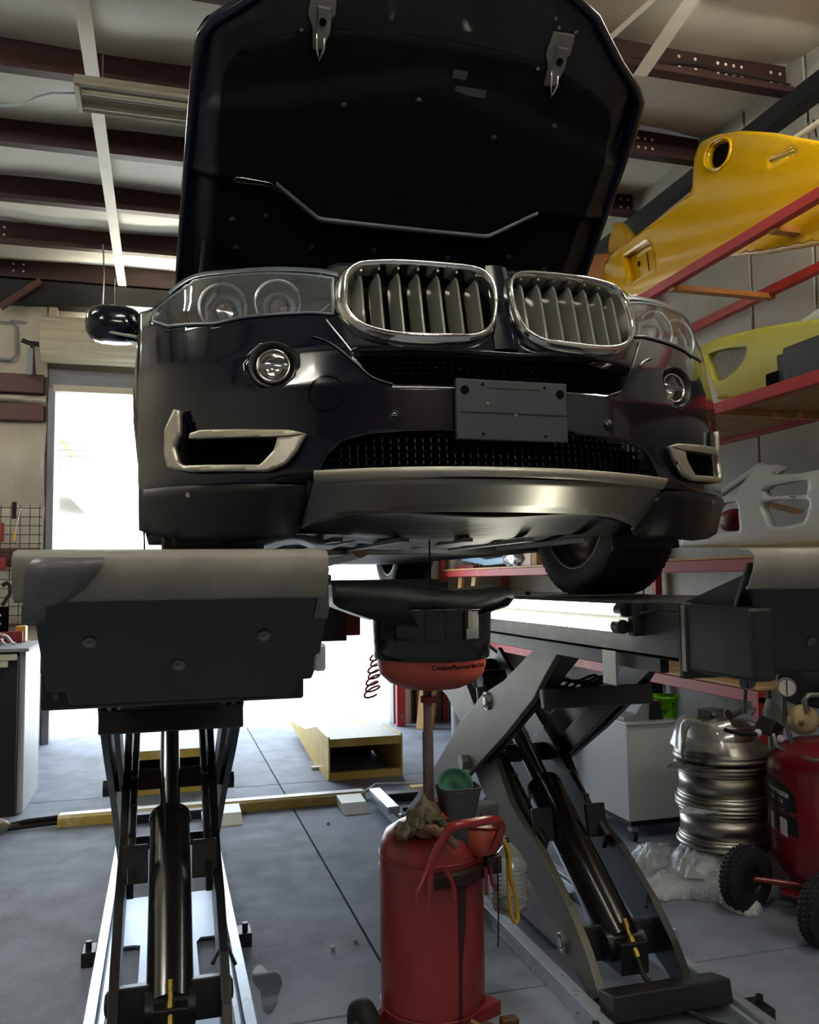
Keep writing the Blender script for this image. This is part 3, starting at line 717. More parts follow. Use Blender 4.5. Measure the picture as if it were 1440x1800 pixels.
vs, fs = sheet(inn, [], .0125, lambda u, v: Hp(u, v, rid(u, v)))
MB().add(vs, fs, True).build('hood_inner_panel', 'innerpaint' if 'innerpaint' in M else 'paint', hood)
lin_ = [(.66, .30), (.70, .62), (.69, .95), (.58, 1.05), (.33, 1.12), (0, 1.14)]
lin_ = r2(lin_ + [(-x, y) for x, y in lin_[:-1][::-1]] + [(-.3, .28), (0, .27), (.3, .28)], 80)
vs, fs = sheet(lin_, [], .02, lambda u, v: Hp(u, v, rid(u, v) + .008))
hl_ = MB().add(vs, fs, True).build('hood_lining', 'lining', hood, solid=.006)
b = MB(); q = resample([(-.50, .602), (-.33, .485), (-.1, .483), (.1, .483), (.33, .485), (.50, .600)], 60, False, False)
b.loft([[Hp(p.x, p.y + d, rid(p.x, p.y + d) + o) for p in q] for d, o in ((-.015, .010), (-.010, .020), (0, .024), (.010, .020), (.015, .010))], closed=False); b.build('lining_ridge', 'ridge' if 'ridge' in M else 'lowplastic', hood)
# highlight of a slot pressed in the panel, set in as a chrome outline
slot = [(-.645, .607), (-.635, .618), (-.52, .612), (-.463, .567), (-.48, .572), (-.53, .594), (-.635, .594)]
b = MB(); b.tube([Hp(x, y, rid(x, y) + .017) for x, y in r2(slot, 30, False)], .0022, 5, closed=True); b.build('slot_highlight', 'chrome', hood)
for a, c in ((-.62, .33), (-.52, .47), (-.34, .36), (-.62, .20), (-.1, .37), (.2, .37), (.45, .40), (.62, .36), (.25, .86), (.47, .92), (-.3, .9), (-.05, .95), (-.64, .44), (-.3, .25), (.3, .24)):
    b = MB(); b.lathe([(.0001, .008), (.007, .006), (.011, .002), (.014, 0)], Hp(a, c, rid(a, c) + .010), HN, 16); b.build('lining_clip', 'lowplastic', hood)
for a in (-.405, .405):
    b = MB(); c = 1.165
    def q_(x, y, o): return Hp(a + x, c + y, o)
    def plate(pts, o0, o1, mm):
        n = len(pts); mm.add([q_(x, y, o0) for x, y in pts] + [q_(x, y, o1) for x, y in pts], [tuple(range(n))[::-1], tuple(range(n, 2 * n))] + [(i, (i + 1) % n, n + (i + 1) % n, n + i) for i in range(n)])
    plate([(-.04, .06), (.035, .06), (.04, .0), (.03, -.01), (.03, -.06), (.01, -.11), (-.018, -.11), (-.025, -.05), (-.045, -.01)], -.01, .004, b)
    plate([(-.02, .02), (.02, .02), (.028, -.04), (.014, -.10), (-.01, -.10), (-.012, -.03)], .004, .022, b)
    lt = b.build('hood_latch', 'castgrey', hood, bevel=.002)
    b = MB(); b.tube([q_(-.012, -.06, .012), q_(-.012, -.09, .04), q_(.0, -.13, .045), q_(.012, -.09, .04), q_(.012, -.06, .012)], .004, 6); b.build('latch_striker', 'steel', lt)
    b = MB(); b.cyl(q_(.0, -.02, .02), q_(.0, -.02, .026), .012, n=16); b.box(*[0] * 6) if False else None; b.build('latch_pivot', 'black', lt)
    for dx, dy in ((-.03, .075), (.035, .07), (-.06, -.06), (-.05, .1)):
        MB().cyl(q_(dx, dy, -.012), q_(dx, dy, .002), .006, n=10).build('latch_bolt', 'steel', lt)
for z_, (a, c) in enumerate(((.08, 1.05), (.12, 1.0))):
    MB().add([Hp(a - .03 - z_ * .02, c - .012, .016), Hp(a + .02 + z_ * .04, c - .012, .016), Hp(a + .02 + z_ * .04, c + .016, .016), Hp(a - .03 - z_ * .02, c + .016, .016)], [(0, 1, 2, 3)]).build('sticker', 'underplastic', hood, solid=.001)
for a in (-.76, .76):
    b = MB(); b.tube([(XC + a, 3.3, 2.2), Hp(a * .97, .35, .02)], .009); b.cyl((XC + a, 3.3, 2.2), Vector((XC + a, 3.3, 2.2)).lerp(Hp(a * .97, .35, .02), .55), .013); b.build('gas_strut', 'lowplastic', car)
# engine bay filler, cowl
b = MB(); b.box(XC - .80, XC + .80, 2.75, 3.45, 1.75, 2.08); b.box(XC - .3, XC + .3, 2.5, 3.1, 1.9, 2.12); b.build('engine_bay', 'black', car, bevel=.02)
# body shell behind the front wings
secs = [(3.46, .955, 2.29, .80, 2.36), (3.6, .958, 2.30, .78, 2.48), (4.1, .96, 2.31, .66, 2.86), (4.8, .96, 2.33, .63, 2.93), (5.6, .96, 2.35, .62, 2.90), (6.3, .95, 2.36, .60, 2.78), (6.8, .92, 2.32, .70, 2.45), (6.92, .90, 2.2, .8, 2.25)]
loops = []
for y, w, zb, wr, zr in secs:
    h_ = [(w - .03, 1.50), (w, 1.62), (w, 1.95), (w - .01, 2.15), (w - .03, zb), (wr + (w - wr) * .12, zr - .12), (wr, zr - .03), (wr * .6, zr)]
    loops.append([(XC + x, y, z) for x, z in h_] + [(XC - x, y, z) for x, z in h_[::-1]])
MB().loft(loops, cap0=True, cap1=True).build('body_shell', 'paint', car)
for sg in (-1, 1):
    b = MB(); b.add([(XC + sg * .935, 3.75, 2.36), (XC + sg * .935, 6.2, 2.4), (XC + sg * .70, 5.9, 2.80), (XC + sg * .71, 4.2, 2.80)], [(0, 1, 2, 3)])
    b.build('side_glass', 'lampdark', car)
# wheel arches liners are the dark inside of the wings
for sg in (-1, 1):
    b = MB(); b.lathe([(.42, 0), (.42, .3)], (XC + sg * .62 if sg > 0 else XC - .92, 2.99, 1.60), (1, 0, 0), 24, a0=R(0), a1=R(180), xref=(0, 1, 0)); b.build('arch_liner', 'lowplastic', car, solid=.004)
# under trays
def ut(x, y): return (XC + x, y + (.12 * (x / .5) ** 2 if y < 2.3 else .12 * (x / .5) ** 2 * max(0, 1 - (y - 2.3) / .35)), 1.538 - .058 * sst(2.2, 2.62, y) - .012 * math.cos(x * 7) + .006 * math.sin(y * 22) * (1 - sst(.5, .7, abs(x))) + .05 * sst(.55, .72, abs(x)))
vs, fs = sheet([(-.53, 2.20), (.53, 2.20), (.60, 2.62), (.50, 2.75), (.50, 3.3), (-.50, 3.3), (-.50, 2.75), (-.60, 2.62)], [], .02, ut)
MB().add(vs, fs, True).build('splash_tray', 'underplastic', car, solid=.004)
b = MB(); b.box(XC - .58, XC + .58, 3.3, 5.4, 1.45, 1.52); b.box(XC - .84, XC - .62, 3.5, 5.4, 1.47, 1.53); b.box(XC + .62, XC + .84, 3.5, 5.4, 1.47, 1.53); b.box(XC - .5, XC + .5, 5.5, 6.6, 1.5, 1.6); b.build('floor_pan', 'underplastic', car, bevel=.02)
b = MB(); b.tube([(XC - .15, 3.2, 1.47), (XC - .12, 4.5, 1.44), (XC - .25, 5.5, 1.48), (XC - .3, 6.7, 1.52)], .035, 12); b.build('exhaust_pipe', 'rust', car)
b = MB()
for k in range(5): b.box(XC - .4 + k * .2, XC - .37 + k * .2, 2.45, 3.2, 1.462, 1.475)
b.build('tray_rib', 'underplastic', car)
# loose end of the splash shield hanging under the left corner
b = MB(); b.loft([[(XC - .72 + .05 * i, 2.52 + .02 * math.sin(i * 2), 1.475 - .012 * math.sin(i * 1.1)) for i in range(9)], [(XC - .70 + .05 * i, 2.75, 1.46 + .012 * math.sin(i * 1.7)) for i in range(9)]], closed=False); b.build('shield_edge', 'underplastic', car, solid=.004)
# fluid stream / dip line falling into the pan is a thing of its own (see drain)
# wheels -------------------------------------------------------------------
WR = .37
def wheel(cx, cy, sg, front):
    """sg = outward side"""
    w = .13; o = (cx, cy, 1.285 + WR - .006)
    prof = [(.255, -w * .86), (.30, -w * .98), (.335, -w), (.358, -w * .92), (.368, -w * .78), (WR, -w * .5), (WR + .001, 0), (WR, w * .5), (.368, w * .78), (.358, w * .92), (.335, w), (.30, w * .98), (.255, w * .86)]
    t = MB().lathe(prof, o, (1, 0, 0), 72).build('wheel', 'tyre', car); t['label'] = 'black tyre on alloy wheel'
    b = MB()
    for k in range(72):
        a = 2 * PI * k / 72
        for x0, x1, da in ((-w * .93, -w * .45, .0), (-w * .38, -.012, .03), (.012, w * .38, 0), (w * .45, w * .93, .03)):
            vv = []
            for x in (x0, x1):
                for aa in (a + da, a + da + .055):
                    for rr in (WR - .012, WR + .004 - (.012 if abs(x) > w * .8 else 0)):
                        vv.append((o[0] + x, o[1] + rr * math.cos(aa + .05 * (x > 0)), o[2] + rr * math.sin(aa + .05 * (x > 0))))
            b.add(vv, [(0, 1, 3, 2), (4, 6, 7, 5), (0, 4, 5, 1), (2, 3, 7, 6), (1, 5, 7, 3)])
    tb = b.build('tread_blocks', 'tyre', t); tb['kind'] = 'stuff'
    b = MB().lathe([(.265, -w * .9), (.262, -w * .8), (.245, -w * .7), (.235, -.02), (.24, w * .5), (.25, w * .7), (.262, w * .86)], o, (1, 0, 0), 48)
    rim = b.build('rim', 'rimalloy', t, solid=.006)
    b = MB()
    for k in range(10):
        a = 2 * PI * k / 10; x = o[0] + sg * w * .6
        b.beam((x, o[1] + .05 * math.cos(a), o[2] + .05 * math.sin(a)), (x + sg * .015, o[1] + .245 * math.cos(a), o[2] + .245 * math.sin(a)), .03, .02, upv=(1, 0, 0))
    b.cyl((o[0] + sg * w * .5, o[1], o[2]), (o[0] + sg * w * .75, o[1], o[2]), .07, n=24); b.build('spokes', 'rimalloy', t)
    MB().cyl((o[0] + sg * .0, o[1], o[2]), (o[0] + sg * .025, o[1], o[2]), .17, n=40).build('brake_disc', 'rust', t)
    b = MB(); b.rbox((o[0] + sg * .005, o[1] - .12, o[2] + .03), (.09, .08, .16), (R(15), 0, 0)); b.build('brake_caliper', 'lowplastic', t, bevel=.015)
    return t
for sg in (-1, 1):
    wheel(XC + sg * .745, 2.985, sg, True); wheel(XC + sg * .755, 5.87, sg, False)
    b = MB(); s_ = sg; b.tube([(XC + s_ * .30, 3.1, 1.56), (XC + s_ * .5, 3.05, 1.53), (XC + s_ * .62, 3.0, 1.55)], [.03, .022, .03], 10); b.tube([(XC + s_ * .35, 2.82, 1.60), (XC + s_ * .5, 2.86, 1.57), (XC + s_ * .63, 2.95, 1.50)], .014, 8); b.sphere((XC + s_ * .60, 2.88, 1.56), .035, 12); b.sphere((XC + s_ * .585, 2.84, 1.50), .028, 12)
    b.tube([(XC + s_ * .60, 2.86, 1.64), (XC + s_ * .60, 2.87, 1.56)], .02, 8); b.build('suspension_arm', 'rust', car)
    b = MB(); vs, fs = sheet([(0, 0), (.26, 0), (.27, .10), (0, .12)], [], .03, lambda u, v: (XC + s_ * (.58 + u), 2.60 + .02 * math.sin(u * 8), 1.50 - .0 - v * .55 + .01 * math.sin(u * 12))); b.add(vs, fs, True); b.build('air_deflector', 'lowplastic', car, solid=.006)
# door mirrors
for sg in (-1, 1):
    MX, MY, MZ = XC + sg * 1.075, 3.70, 2.42
    b = MB(); n = 20; lp = []
    for y, s_ in ((-.085, .35), (-.075, .72), (-.045, .95), (0, 1.0), (.05, .97)):
        lp.append([(MX + sg * .0 + .115 * s_ * (abs(math.cos(a)) ** .7) * (1 if math.cos(a) > 0 else -1), MY + y, MZ + .075 * s_ * (abs(math.sin(a)) ** .7) * (1 if math.sin(a) > 0 else -1)) for a in [2 * PI * i / n for i in range(n)]])
    b.loft(lp, cap0=True, cap1=True); mr = b.build('door_mirror', 'paint', car)
    b = MB(); b.beam((XC + sg * .93, MY + .02, 2.36), (MX - sg * .03, MY, 2.37), .05, .03); b.build('mirror_arm', 'lowplastic', mr, bevel=.006)
    b = MB(); b.add([(MX + .09 * math.cos(a), MY + .051, MZ + .06 * math.sin(a)) for a in [2 * PI * i / n for i in range(n)]], [tuple(range(n))]); b.build('mirror_glass', 'chrome', mr)
    b = MB(); b.tube([(MX - sg * .09, MY - .055, MZ - .06), (MX, MY - .075, MZ - .055), (MX + sg * .09, MY - .045, MZ - .03)], .006, 6); b.build('mirror_trim', 'satin', mr)


# ================================================================ SCISSOR LIFTS
def make_lift(L, kind, label):
    """L = x of the lift's middle; built once for the left runway, once for the right"""
    t = thing('scissor_lift', label, 'car lift', (L, 3.75, 0), 'scissor lift runways')
    X = lambda a: L + a
    # base: two rails, floor plate with cut-outs
    for sg in (-1, 1):
        b = MB(); x = X(sg * .232)
        xi, xo = X(sg * .188), X(sg * .248); mx = lambda a, c: (min(a, c), max(a, c)); b.box(*mx(xi, xo), 1.95, 5.30, .0, .012); b.box(*mx(xo, xo - sg * .034), 1.95, 5.30, .012, .055); b.box(*mx(xi, xi + sg * .018), 1.95, 5.30, .012, .042)
        b.build('base_rail', 'galv', t, bevel=.002)
        for y in (2.30, 3.35):
            b = MB(); b.box(*mx(xo, xo + sg * .05), y, y + .09, .0, .05); b.cyl((xo + sg * .028, y + .045, .05), (xo + sg * .028, y + .045, .075), .012, n=6); b.build('anchor_foot', 'lift', t, bevel=.003)
    hp = [[(X(a), y) for a, y in ((-.19, 2.95), (-.10, 2.95), (-.10, 3.45), (-.19, 3.45))], [(X(a), y) for a, y in ((.10, 2.95), (.19, 2.95), (.19, 3.45), (.10, 3.45))]]
    vs, fs = sheet([(X(-.215), 2.0), (X(.215), 2.0), (X(.215), 3.95), (X(-.215), 3.95)], hp, .03, lambda u, v: (u, v, .016)); MB().add(vs, fs).build('base_plate', 'baseplate', t, solid=.008)
    for y in (2.05, 5.2): MB().box(X(-.215), X(.215), y, y + .08, .0, .05).build('base_crossbar', 'lift', t, bevel=.003)
    # outer arms (rising towards the front), cranked plates
    armA = [(2.616, 1.131), (2.81, 1.118), (3.136, 0.959), (3.277, 0.91), (3.396, 0.866), (3.488, 0.812), (3.668, 0.72), (4.012, 0.478), (4.186, 0.358), (4.599, 0.095)] + [(4.75, .04), (4.70, .025), (4.30, .025), (4.28, .06)] + [(3.568, 0.512), (3.124, 0.76), (2.865, 0.922), (2.765, 1.012)]
    armA = [(y, min(z, 1.138)) for y, z in armA]
    armB = [(2.525, 0.051), (2.609, 0.149), (2.729, 0.247), (2.804, 0.29), (2.94, 0.367), (3.117, 0.423), (3.226, 0.473), (3.254, 0.499), (3.37, 0.609)] + [(3.55, .69), (3.68, .64), (3.70, .58)] + [(3.556, 0.468), (3.408, 0.388), (3.299, 0.331), (3.202, 0.291), (2.95, 0.189), (2.814, 0.126), (2.71, 0.065), (2.584, -0.015)]
    armB = [(y, max(z, .012)) for y, z in armB]
    armC = [(3.40, .62), (3.62, .80), (3.72, .88), (4.60, 1.08), (5.2, 1.13), (5.35, 1.13), (5.35, 1.04), (4.7, .95), (4.0, .79), (3.82, .70), (3.66, .56)]
    for sg in (-1, 1):
        x = X(sg * .207)
        b = MB().prism(armA, 'YZ', x - .012, x + .012); a = b.build('scissor_arm', 'liftarm_lit' if kind == 'right' and sg < 0 else 'lift', t, bevel=.002)
        x2 = X(sg * .155)
        b = MB().prism(armB, 'YZ', x2 - .014, x2 + .014); b.build('scissor_arm', 'liftarm_lit' if kind == 'right' and sg < 0 else 'lift', t, bevel=.002)
        b = MB().prism(armC, 'YZ', x2 - .012, x2 + .012); b.build('scissor_arm', 'liftarm_lit' if kind == 'right' and sg < 0 else 'lift', t, bevel=.002)
        # pivots
        for (y, z), r, hexa in (([(3.317, 0.858)][0], .036, False), ([(3.586, 0.562)][0], .034, True), ([(2.769, 0.123)][0], .036, False)):
            xo = x + sg * .012 if not (y < 3 and z < .3) else x2 + sg * .014
            b = MB()
            if hexa: b.cyl((xo, y, z), (xo + sg * .028, y, z), r, n=6, smooth=False)
            else: b.cyl((xo, y, z), (xo + sg * .010, y, z), r, n=28); b.torus((xo + sg * .012, y, z), (1, 0, 0), r * .72, .003, 28, 6); b.cyl((xo, y, z), (xo + sg * .016, y, z), r * .5, n=20)
            b.build('pivot_pin', 'boltsteel' if kind == 'right' else 'lift', t)
    # inner pair rising to the back
    for sg in (-1, 1):
        x3 = X(sg * .125)
        b = MB(); b.beam((x3, 4.05, .98), (x3, 3.0, .36), .022, .07, (0, 0, 1)); b.build('lock_ladder', 'lift', t, bevel=.003)
        for k in range(6): MB().box(x3 - .012, x3 + .012, 3.15 + k * .12, 3.19 + k * .12, .47 + k * .07, .50 + k * .07).build('ladder_tooth', 'lift', t)
        b = MB(); b.beam((X(sg * .17), 2.62, 1.13), (X(sg * .17), 3.45, .62), .018, .09); b.build('inner_arm', 'lift', t, bevel=.002)
    # cross plates tying the arms
    for sg in (-1, 1): MB().rbox((X(sg * .11), 3.05, .43), (.08, .02, .12), (R(-12), 0, 0)).build('cross_plate', 'lift', t, bevel=.004)
    for y, z, w, h, d in ((3.50, .84, .195, .10, .02), (3.52, .60, .195, .075, .03), (2.80, .93, .215, .07, .03), (4.2, .90, .19, .08, .02), (2.72, .13, .148, .11, .05), (4.4, .12, .22, .06, .04), (2.42, .075, .2, .07, .10)):
        MB().rbox((X(0), y, z), (2 * w, d, h), (R(-12), 0, 0)).build('cross_plate', 'lift', t, bevel=.004)
    # hydraulic ram
    a = Vector((X(0), 2.68, .13)); c = Vector((X(0), 3.27, .515)); e = Vector((X(0), 3.83, .88)); d = (c - a).normalized()
    b = MB(); b.cyl(a, c, .068, n=36); b.cyl(c - d * .02, c + d * .004, .071, n=36); cy = b.build('ram_barrel', 'ramblack', t)
    b = MB(); b.cyl(c, e, .036, n=28); b.build('ram_rod', 'steel', cy)
    MB().cyl(e + Vector((-.06, 0, 0)), e + Vector((.06, 0, 0)), .045, n=20).build('ram_eye', 'lift', cy)
    b = MB(); b.cyl(a - Vector((.07, 0, 0)), a + Vector((.07, 0, 0)), .05, n=20); b.rbox(a - d * .03, (.10, .12, .10)); b.build('ram_clevis', 'lift', cy, bevel=.004)
    dn = Vector((0, -d.z, d.y)); f0 = a + d * .10 + dn * .0 + Vector((0, -.075, .02)) - d * .02
    b = MB(); f0 = Vector((X(.0), 2.66, .215)); dd = Vector((.0, -.10, -.115)).normalized()
    b.cyl(f0, f0 + dd * .03, .011, n=6, smooth=False); b.cyl(f0 + dd * .028, f0 + dd * .06, .008, n=12); b.cyl(f0 + dd * .055, f0 + dd * .075, .012, n=6, smooth=False); b.cyl(f0 + dd * .07, f0 + dd * .10, .008, n=12); b.cyl(f0 + dd * .095, f0 + dd * .12, .011, n=6, smooth=False); b.build('brass_fitting', 'brass', cy)
    b = MB(); p = f0 + dd * .12; b.tube([p, p + dd * .06, (X(.02), 2.42, .05), (X(.08), 2.3, .04), (X(.18), 2.2, .04)], .009, 8); b.tube([(X(.12), 2.72, .22), (X(.16), 2.78, .26), (X(.19), 2.74, .20)], .006, 6); b.build('hydraulic_hose', 'rubber', cy)
    # runway platform
    pf = MB(); pf.box(X(-.262), X(.262), 1.88, 5.9, 1.262, 1.285)
    plat = pf.build('platform_deck', 'liftside', t, bevel=.003)
    for sg in (-1, 1):
        b = MB(); x = X(sg * .262); b.box(min(x, x - sg * .02), max(x, x - sg * .02), 1.88, 5.9, 1.140, 1.262); b.box(min(x, x - sg * .05), max(x, x - sg * .05), 1.88, 5.9, 1.140, 1.152); b.build('side_beam', 'liftside' if kind == 'right' else 'lift', t, bevel=.003)
    b = MB(); b.box(X(-.262), X(.262), 1.86, 1.885, 1.10, 1.285); b.box(X(-.20), X(.20), 1.80, 1.86, 1.118, 1.15); b.build('end_plate', 'lift', t, bevel=.006)
    b = MB(); b.box(X(-.24), X(-.215), 2.0, 5.7, 1.10, 1.14); b.box(X(.215), X(.24), 2.0, 5.7, 1.10, 1.14); b.build('under_channel', 'lift', t)
    # folding front stop: tilted, stepped plate with rolled lip
    def T(x, z, o=0): return (x, 1.58 + (1.40 - z) * .72 - o, z - o * .3)
    c0 = L - .029
    out = [(-.262, 1.375), (-.248, 1.275), (-.238, 1.15), (-.205, 1.145), (-.2, 1.119), (.255 - .03, 1.117), (.235, 1.15), (.262, 1.152), (.272, 1.19), (.275, 1.275), (.27, 1.375)]
    b = MB(); n = len(out); b.add([T(L + x, z) for x, z in out] + [T(L + x, z, -.012) for x, z in out], [tuple(range(n))[::-1], tuple(range(n, 2 * n))] + [(i, (i + 1) % n, n + (i + 1) % n, n + i) for i in range(n)])
    st = b.build('folding_stop', 'lift', t, bevel=.003); st['label'] = 'black folding stop plate with three bolts'
    b = MB(); lp = []
    for x in (-.273, -.13, 0, .13, .262):
        lp.append([(L + x, y, z) for y, z in ((1.63, 1.408), (1.58, 1.402), (1.566, 1.39), (1.572, 1.36), (1.590, 1.326), (1.60, 1.322))])
    b.loft(lp, closed=False); lip = b.build('rolled_lip', 'dustlip', st, solid=.006); lip['label'] = 'dusty grey rolled top edge'
    if kind == 'left': MB().loft([[(L + x, y - .005, z) for x in (xa, xa + (xb - xa) / 3, xa + (xb - xa) * .7, xb)] for y, z, xa, xb in ((1.570, 1.394, -.235, -.128), (1.562, 1.382, -.248, -.128), (1.563, 1.365, -.252, -.14), (1.572, 1.345, -.254, -.155), (1.588, 1.322, -.256, -.185), (1.598, 1.312, -.26, -.222), (1.612, 1.285, -.262, -.222))], closed=False).build('end_cap', 'dustfilm', st, solid=.004)
    b = MB(); b.add([T(L + .262, 1.398, .004), T(L + .278, 1.30, .004), T(L + .277, 1.28, .004), T(L + .25, 1.28, .004)], [(0, 1, 2, 3)]); b.build('end_cap', 'dustfilm', st, solid=.004)
    for x, z in ((-.158, 1.243), (.158, 1.247), (0, 1.193)):
        b = MB(); o = Vector(T(L + x, z, .001)); ax = Vector((0, -.81, -.58)); b.cyl(o, o + ax * .003, .012, n=24); b.torus(o + ax * .003, ax, .0098, .0012, 24, 5); b.cyl(o, o + ax * .008, .0055, n=12); b.build('stop_bolt', 'boltgrey', st)
    b = MB(); b.tube([T(L - .01, 1.345, .006), T(L + .06, 1.342, .006), T(L + .15, 1.350, .006), T(L + .20, 1.358, .006)], .0012, 5); b.build('scratch', 'satin', st)
    for sg in (-1, 1):
        b = MB(); b.prism([(1.60, 1.37), (1.90, 1.285), (1.90, 1.14), (1.80, 1.13), (1.78, 1.14)], 'YZ', L + sg * .225 - .005, L + sg * .225 + .005); b.build('stop_gusset', 'lift', st)
    if kind == 'left':
        b = MB(); b.box(L + .262, L + .285, 1.72, 1.76, 1.17, 1.225); b.build('stop_hook', 'galv', t, bevel=.006)
    else:
        # hanging bracket, cable bundle, rear rub rail
        b = MB(); b.box(L - .262, L - .256, 2.19, 2.27, 1.045, 1.145); b.build('hanging_bracket', 'boltsteel', t, bevel=.003)
        b = MB()
        for k in range(6):
            b.tube([(L - .2 + .03 * i, 2.85 + .03 * math.sin(i + k), .96 + .012 * math.sin(i * 1.3 + k * 1.1) + .006 * k) for i in range(9)], .005, 6)
        b.build('cable_bundle', 'rubber', t)
        b = MB(); b.box(L - .262, L - .20, 1.60, 1.88, 1.12, 1.282); b.build('corner_box', 'lift', t, bevel=.01)
        b = MB(); b.box(L - .266, L - .262, 1.845, 1.86, 1.12, 1.28); b.build('pale_edge', 'boltsteel', t)  # thin pale strip down the platform's front corner
    # turn plates under the front wheels
    b = MB(); yy = 2.98; b.box(X(-.2), X(.2), yy - .2, yy + .2, 1.2852, 1.288); b.build('turn_plate', 'boltsteel', t)
    return t
make_lift(.028, 'left', 'scissor lift under the left side of the car, seen end-on below its black stop plate')
make_lift(1.482, 'right', 'scissor lift under the right side of the car, its long cranked arm coloured as if catching light')
# work light: twin LED tubes along the right runway
wl2 = thing('work_light', 'twin glowing tube light fixed along the inside of the right runway', 'lamp', (1.2, 2.6, 1.24))
for x, z, y0, y1 in ((1.185, 1.262, 2.09, 3.40), (1.175, 1.218, 2.09, 3.16)):
    tb = MB().cyl((x, y0, z), (x, y1, z), .0155, n=16).build('light_tube', 'tube', wl2)
    for y in (y0, y1): MB().cyl((x, y - .025, z), (x, y + .012, z), .019, n=16).build('tube_cap', 'lowplastic', wl2)
b = MB(); b.box(1.2, 1.222, 2.06, 3.42, 1.20, 1.28); b.box(1.185, 1.222, 2.03, 2.06, 1.195, 1.285); b.build('light_housing', 'lowplastic', wl2, bevel=.004)
b = MB(); b.tube([(1.20, 2.04, 1.25), (1.22, 1.98, 1.262), (1.25, 1.93, 1.27)], .005, 6); b.build('light_cord', 'rubber', wl2)
# rolling bridge jack between the runways, towards the back
j = thing('bridge_jack', 'dark rolling bridge jack with a red block spanning the runways near the door', 'jack', (.77, 5.5, 1.2))
MB().box(.31, 1.20, 5.44, 5.56, 1.20, 1.33).build('bridge_beam', 'lift', j, bevel=.01)
MB().box(.80, 1.13, 5.46, 5.54, .965, 1.20).build('bridge_beam', 'liftside', j, bevel=.008)
MB().box(1.12, 1.21, 5.42, 5.50, 1.0, 1.20).build('pump_block', 'red', j, bevel=.01)
MB().box(.9, 1.02, 5.4, 5.5, 1.33, 1.39).build('lift_pad', 'wood', j, bevel=.01)
MB().box(.86, .92, 5.40, 5.46, .98, 1.06).build('lever', 'liftside', j, bevel=.006)

# ================================================================ OIL DRAIN
TX, TY = .765, 2.50
dr = thing('oil_drain', 'red wheeled oil drain tank with a catch pan raised on a pole beneath the car', 'oil drain', (TX, TY, 0))
MB().lathe([(.0001, .075), (.10, .078), (.138, .095), (.150, .125), (.152, .16), (.152, .555), (.149, .58), (.135, .612), (.10, .634), (.05, .645), (.0001, .648)], (TX, TY, 0), n=56).build('tank', 'red', dr)
for z_, r_ in ((.553, .003), (.518, .002), (.135, .003)): MB().torus((TX, TY, z_), (0, 0, 1), .1523, r_, 56, 6).build('tank_seam', 'red', dr)
MB().lathe([(.135, .0), (.142, .0), (.142, .09), (.135, .09)], (TX, TY, .01), n=48).build('base_ring', 'red', dr)
for x, y in ((-.19, .02), (.12, .22)):
    w = MB().lathe([(.02, -.022), (.055, -.026), (.068, -.022), (.074, -.010), (.074, .010), (.068, .022), (.055, .026), (.02, .022)], (TX + x - .012, TY + y, .075), (1, .25, 0), 36).build('wheel', 'rubber', dr)
    b = MB(); ax = Vector((1, .25, 0)).normalized(); o = Vector((TX + x - .012, TY + y, .075)); s_ = -1
    b.lathe([(.0001, -.024), (.018, -.028), (.022, -.018), (.046, -.014), (.05, -.024)], o, ax, 24); b.build('wheel_hub', 'rust', w)
MB().beam((TX - .19, TY, .078), (TX - .08, TY + .03, .12), .03, .05).build('axle_bracket', 'red', dr, bevel=.004)
b = MB(); b.beam((TX + .08, TY - .10, .12), (TX + .17, TY - .06, .12), .05, .04); b.build('axle_bracket', 'red', dr, bevel=.004)
b = MB(); b.cyl((TX - .008, TY - .01, .62), (TX - .008, TY - .01, .90), .0165, n=20); b.cyl((TX - .008, TY - .01, .88), (TX - .008, TY - .01, 1.07), .013, n=20); b.build('pole', 'polegrey' if 'polegrey' in M else 'rust', dr)
MB().cyl((TX - .004, TY - .01, .63), (TX - .004, TY - .01, .70), .033, .03, n=20).build('pole_collar', 'red', dr)
b = MB(); b.cyl((TX - .004, TY - .01, .985), (TX - .004, TY - .01, 1.005), .024, n=6, smooth=False); b.build('pole_collar', 'red', dr)
PX, PY_, PZ = .775, 2.50, 1.02
pan = MB().lathe([(.0001, 0), (.04, .002), (.09, .010), (.13, .028), (.156, .052), (.163, .08), (.166, .165), (.171, .168), (.171, .172), (.163, .172), (.159, .16), (.156, .10), (.13, .06), (.0001, .03)], (PX, PY_, PZ), n=64).build('catch_pan', 'redpan', dr); pan['label'] = 'orange-red catch pan with marker writing'
rg = MB().lathe([(.170, .098), (.174, .10), (.178, .16), (.182, .235), (.190, .24), (.190, .247), (.178, .25), (.172, .24), (.166, .16)], (PX, PY_, PZ), n=64).build('pan_extension', 'blackplastic' if 'blackplastic' in M else 'lowplastic', dr); rg['label'] = 'black plastic splash ring clipped on the pan'
for a in (-150, -105, -68):
    aa = R(a); o = (PX + .182 * math.cos(aa), PY_ + .182 * math.sin(aa), PZ + .2); MB().rbox(o, (.008, .05, .085), (0, 0, aa)).build('ring_rib', 'lowplastic', rg, bevel=.003)
MB().rbox((PX + .06, PY_ - .178, PZ + .215), (.012, .01, .05)).build('ring_clip', 'satin', rg)
def cylw(u, v):
    a = R(-72) + u / .1665; r_ = .1645 + .0; return (PX + r_ * math.cos(a), PY_ + r_ * math.sin(a), PZ + .081 + v)
text_mesh('Coolant/Removal Mix-Totals', .0175, cylw, 'marker_writing', 'black', pan, bold=.0005)
